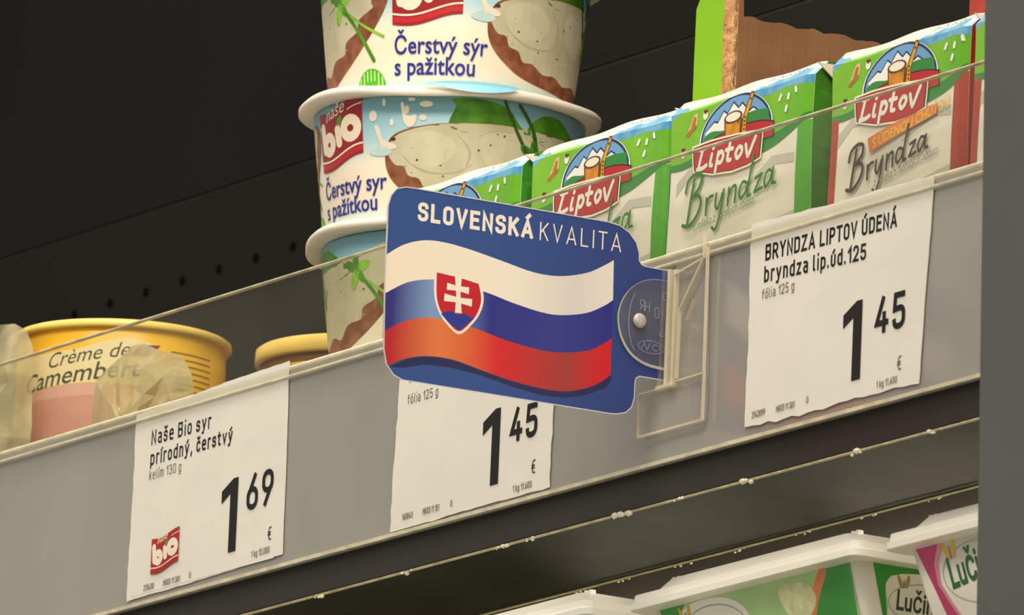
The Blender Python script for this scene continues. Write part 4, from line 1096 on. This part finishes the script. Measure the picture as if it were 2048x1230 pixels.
# ================================================================ LOWER SHELF AND TUBS
LOW = -165.0
O = (0, 150, LOW-6)
ls = thing('lower_shelf', 'lower cooler shelf that carries the white lidded tubs', 'shelf', O)
q = MB(); q.box(-1450, 545, -30, 298, LOW-8, LOW, 'shelf_white', .5); q.build('deck', ls, O)
def rr_ring(x0, x1, y0, y1, z, r, seg=6):
    out = []
    for cx, cy, a0 in ((x1-r, y0+r, -90), (x1-r, y1-r, 0), (x0+r, y1-r, 90), (x0+r, y0+r, 180)):
        for k in range(seg+1):
            a = R(a0 + 90*k/seg); out.append((cx+r*math.cos(a), cy+r*math.sin(a), z))
    return out
def butterfly(A, x, y, s_, wing='wing'):
    A.poly(catmull([(x, y), (x-s_*.9, y+s_*1.5), (x-s_*1.2, y+s_*1.2), (x-s_*.9, y-.1*s_), (x-s_*.4, y-s_*.8)], 3, True), wing)
    A.poly(catmull([(x+.3*s_, y), (x+s_*1.0, y+s_*1.5), (x+s_*1.5, y+s_*1.3), (x+s_*1.2, y), (x+s_*.6, y-s_*.7)], 3, True), wing)
    A.stroke([(x+.1*s_, y-.6*s_), (x+.2*s_, y+.7*s_)], .28*s_, 'wing_body', cap='round')
def tub(x0, x1, y0, dz, label, kind):
    D_ = 78; y1 = y0+D_; TP = .24
    O = ((x0+x1)/2, (y0+y1)/2, LOW)
    root = thing('spread_tub', label, 'cheese tub', O, 'white lidded spread tubs on the lower shelf')
    zl = -102.6+dz; zb = LOW+.2; bx = 5.0
    def lev(z): t = (zl+1-z)*TP; return (x0+bx+t, x1-bx-t, y0+bx+t, y1-bx-t)
    q = MB()
    q.loft([rr_ring(*lev(z), z, 4.5) for z in (zb, -150, -135, -120, zl+1)], 'tub_white')
    F = lambda u_, v_, h: (lev(v_)[0] + u_, lev(v_)[2] - h, v_)
    S_ = lambda u_, v_, h: (lev(v_)[1] + h, lev(v_)[2] + u_, v_)
    w_ = x1-x0-2*bx
    zt = zl - .2
    A = Art(.08); B = Art(.08)
    if kind == 'green':
        A.poly([(5, zt), (w_-5.2, zt), (w_-10.5, -128), (11, -128)], 'tub_pale_green')
        A.poly([(5, zt), (19, zt), (12, -107), (10, -118), (11.5, -126)], 'tub_green')
        A.poly([(w_*.83, zt), (w_-5.2, zt), (w_-10.8, -125), (w_*.70, -126), (w_*.74, -112)], 'tub_green')
        A.poly(catmull([(w_*.80, zt-.5), (w_*.84, zt-.6), (w_*.78, -110), (w_*.68, -122), (w_*.60, -124), (w_*.70, -114)], 4, True), 'tub_orange')
        A.poly(catmull([(w_*.60, -106), (w_*.66, -104.5), (w_*.74, -106), (w_*.76, -111), (w_*.70, -115), (w_*.62, -113)], 4, True), 'tub_flower')
        A.poly(catmull([(16, -105), (38, -103.4), (50, -110), (42, -122), (14, -120)], 4, True), 'tub_white')
        A.stroke(ell(31, -112.5, 17, 7.6, 24), .5, 'tub_line', closed=True)
        butterfly(A, 17.5, -107.0, 2.4)
        A.text('Lučina', 18, -117.4, 7.2, 'tub_script', sx=1.1, shear=.2, off=.02, slope=.03)
        B.poly([(5, zt), (60, zt), (58, -128), (11, -128)], 'tub_pale_green')
        B.poly([(5, zt), (26, zt), (18, -105), (11, -105.6), (9, -110), (9.6, -126)], 'tub_green')
        B.poly(catmull([(10.5, -106.4), (24, -104), (58, -104), (58, -126), (13, -126), (9.8, -114)], 4, True), 'tub_white')
        B.stroke(ell(25, -113, 15, 6.2, 24), .35, 'tub_line', closed=True)
        butterfly(B, 15.4, -107.6, 1.7, 'wing_dark')
        B.text('Lučina', 12.2, -114.9, 5.6, 'tub_script_dark', sx=.74, shear=.2, off=.02)
    elif kind == 'pink':
        A.poly([(4.8, zt), (16, zt), (11.5, -108), (10.5, -114), (13.5, -120), (18, -128), (11.5, -128), (8, -114)], 'tub_pink')
        A.poly([(16, zt), (19, zt), (13.5, -108), (12.1, -114), (14.6, -119.5), (19, -127), (18, -128), (13.5, -120), (10.5, -114), (11.5, -108)], 'tub_pink_pale')
        A.stroke(ell(34, -113, 20, 9.0, 28), .35, 'tub_line', closed=True)
        butterfly(A, 20.5, -106.0, 2.5)
        A.text('Lučina', 16.6, -116.2, 8.6, 'tub_script', sx=.74, shear=.1, off=.022, slope=.10)
        A.poly([(w_-20, zt), (w_-8, zt), (w_-10, -128), (w_-26, -128)], 'tub_pink')
    else:
        A.poly([(9, zt-3), (w_-8, zt-3), (w_-10, -128), (9, -128)], 'tub_pale_green')
    A.emit(q, F, cutv=[-120]); B.emit(q, S_, cutv=[-120])
    q.build('printed_tub', root, O)
    l_ = MB()
    e = 0.6
    ri = lambda d_, z_, r: rr_ring(x0+d_, x1-d_, y0+d_, y1-d_, zl+z_, r)
    l_.loft([ri(.3, 0, 3.6), ri(0, .2, 3.6)], 'tub_lid', caps=True, smooth=False)
    l_.loft([ri(0, .2, 3.6), ri(0, 2.2, 3.6)], 'tub_lid', caps=False); l_.loft([ri(0, 2.2, 3.6), ri(.7, 2.5, 3.4)], 'tub_lid', caps=False, smooth=False)
    l_.loft([ri(.7, 2.5, 3.4), ri(.8, 4.6, 3.4)], 'tub_lid', caps=False); l_.loft([ri(.8, 4.6, 3.4), ri(1.2, 4.9, 3.2)], 'tub_lid', caps=False, smooth=False)
    up_ = [ri(1.2, 4.9, 3.2), rr_ring(x0+6.5, x1-6.5, y0+4, y1-4, zl+5.2, 4), rr_ring(x0+11.5, x1-11.5, y0+6.5, y1-6.5, zl+9.2, 4), rr_ring(x0+13, x1-13, y0+8, y1-8, zl+9.5, 4)]
    for a_, b_ in zip(up_, up_[1:]): l_.loft([a_, b_], 'tub_lid', caps=False, smooth=False)
    l_.add(up_[-1], [tuple(range(len(up_[-1])))], 'tub_lid')
    l_.build('lid', root, O)
    for xx in (x0+11.8, x0+14.4, x1-14.4, x1-11.8):
        MB().box(xx-.6, xx+.6, y0+8.5, y0+10.5, zl+8.6, zl+10.2, 'tub_lid', .2).build('stacking_pip', root, O)
    return root
tub(56.2, 179.0, 10.0, 0, 'white lidded tub with green print, middle of the three on the lower shelf', 'green')
tub(188.5, 312.0, 13.4, 0, 'white lidded tub with pink edge print beside the grey post', 'pink')
tub(-76.5, 46.0, 2.0, 0, 'white lidded tub at the bottom border, leftmost of the three tubs', 'green')
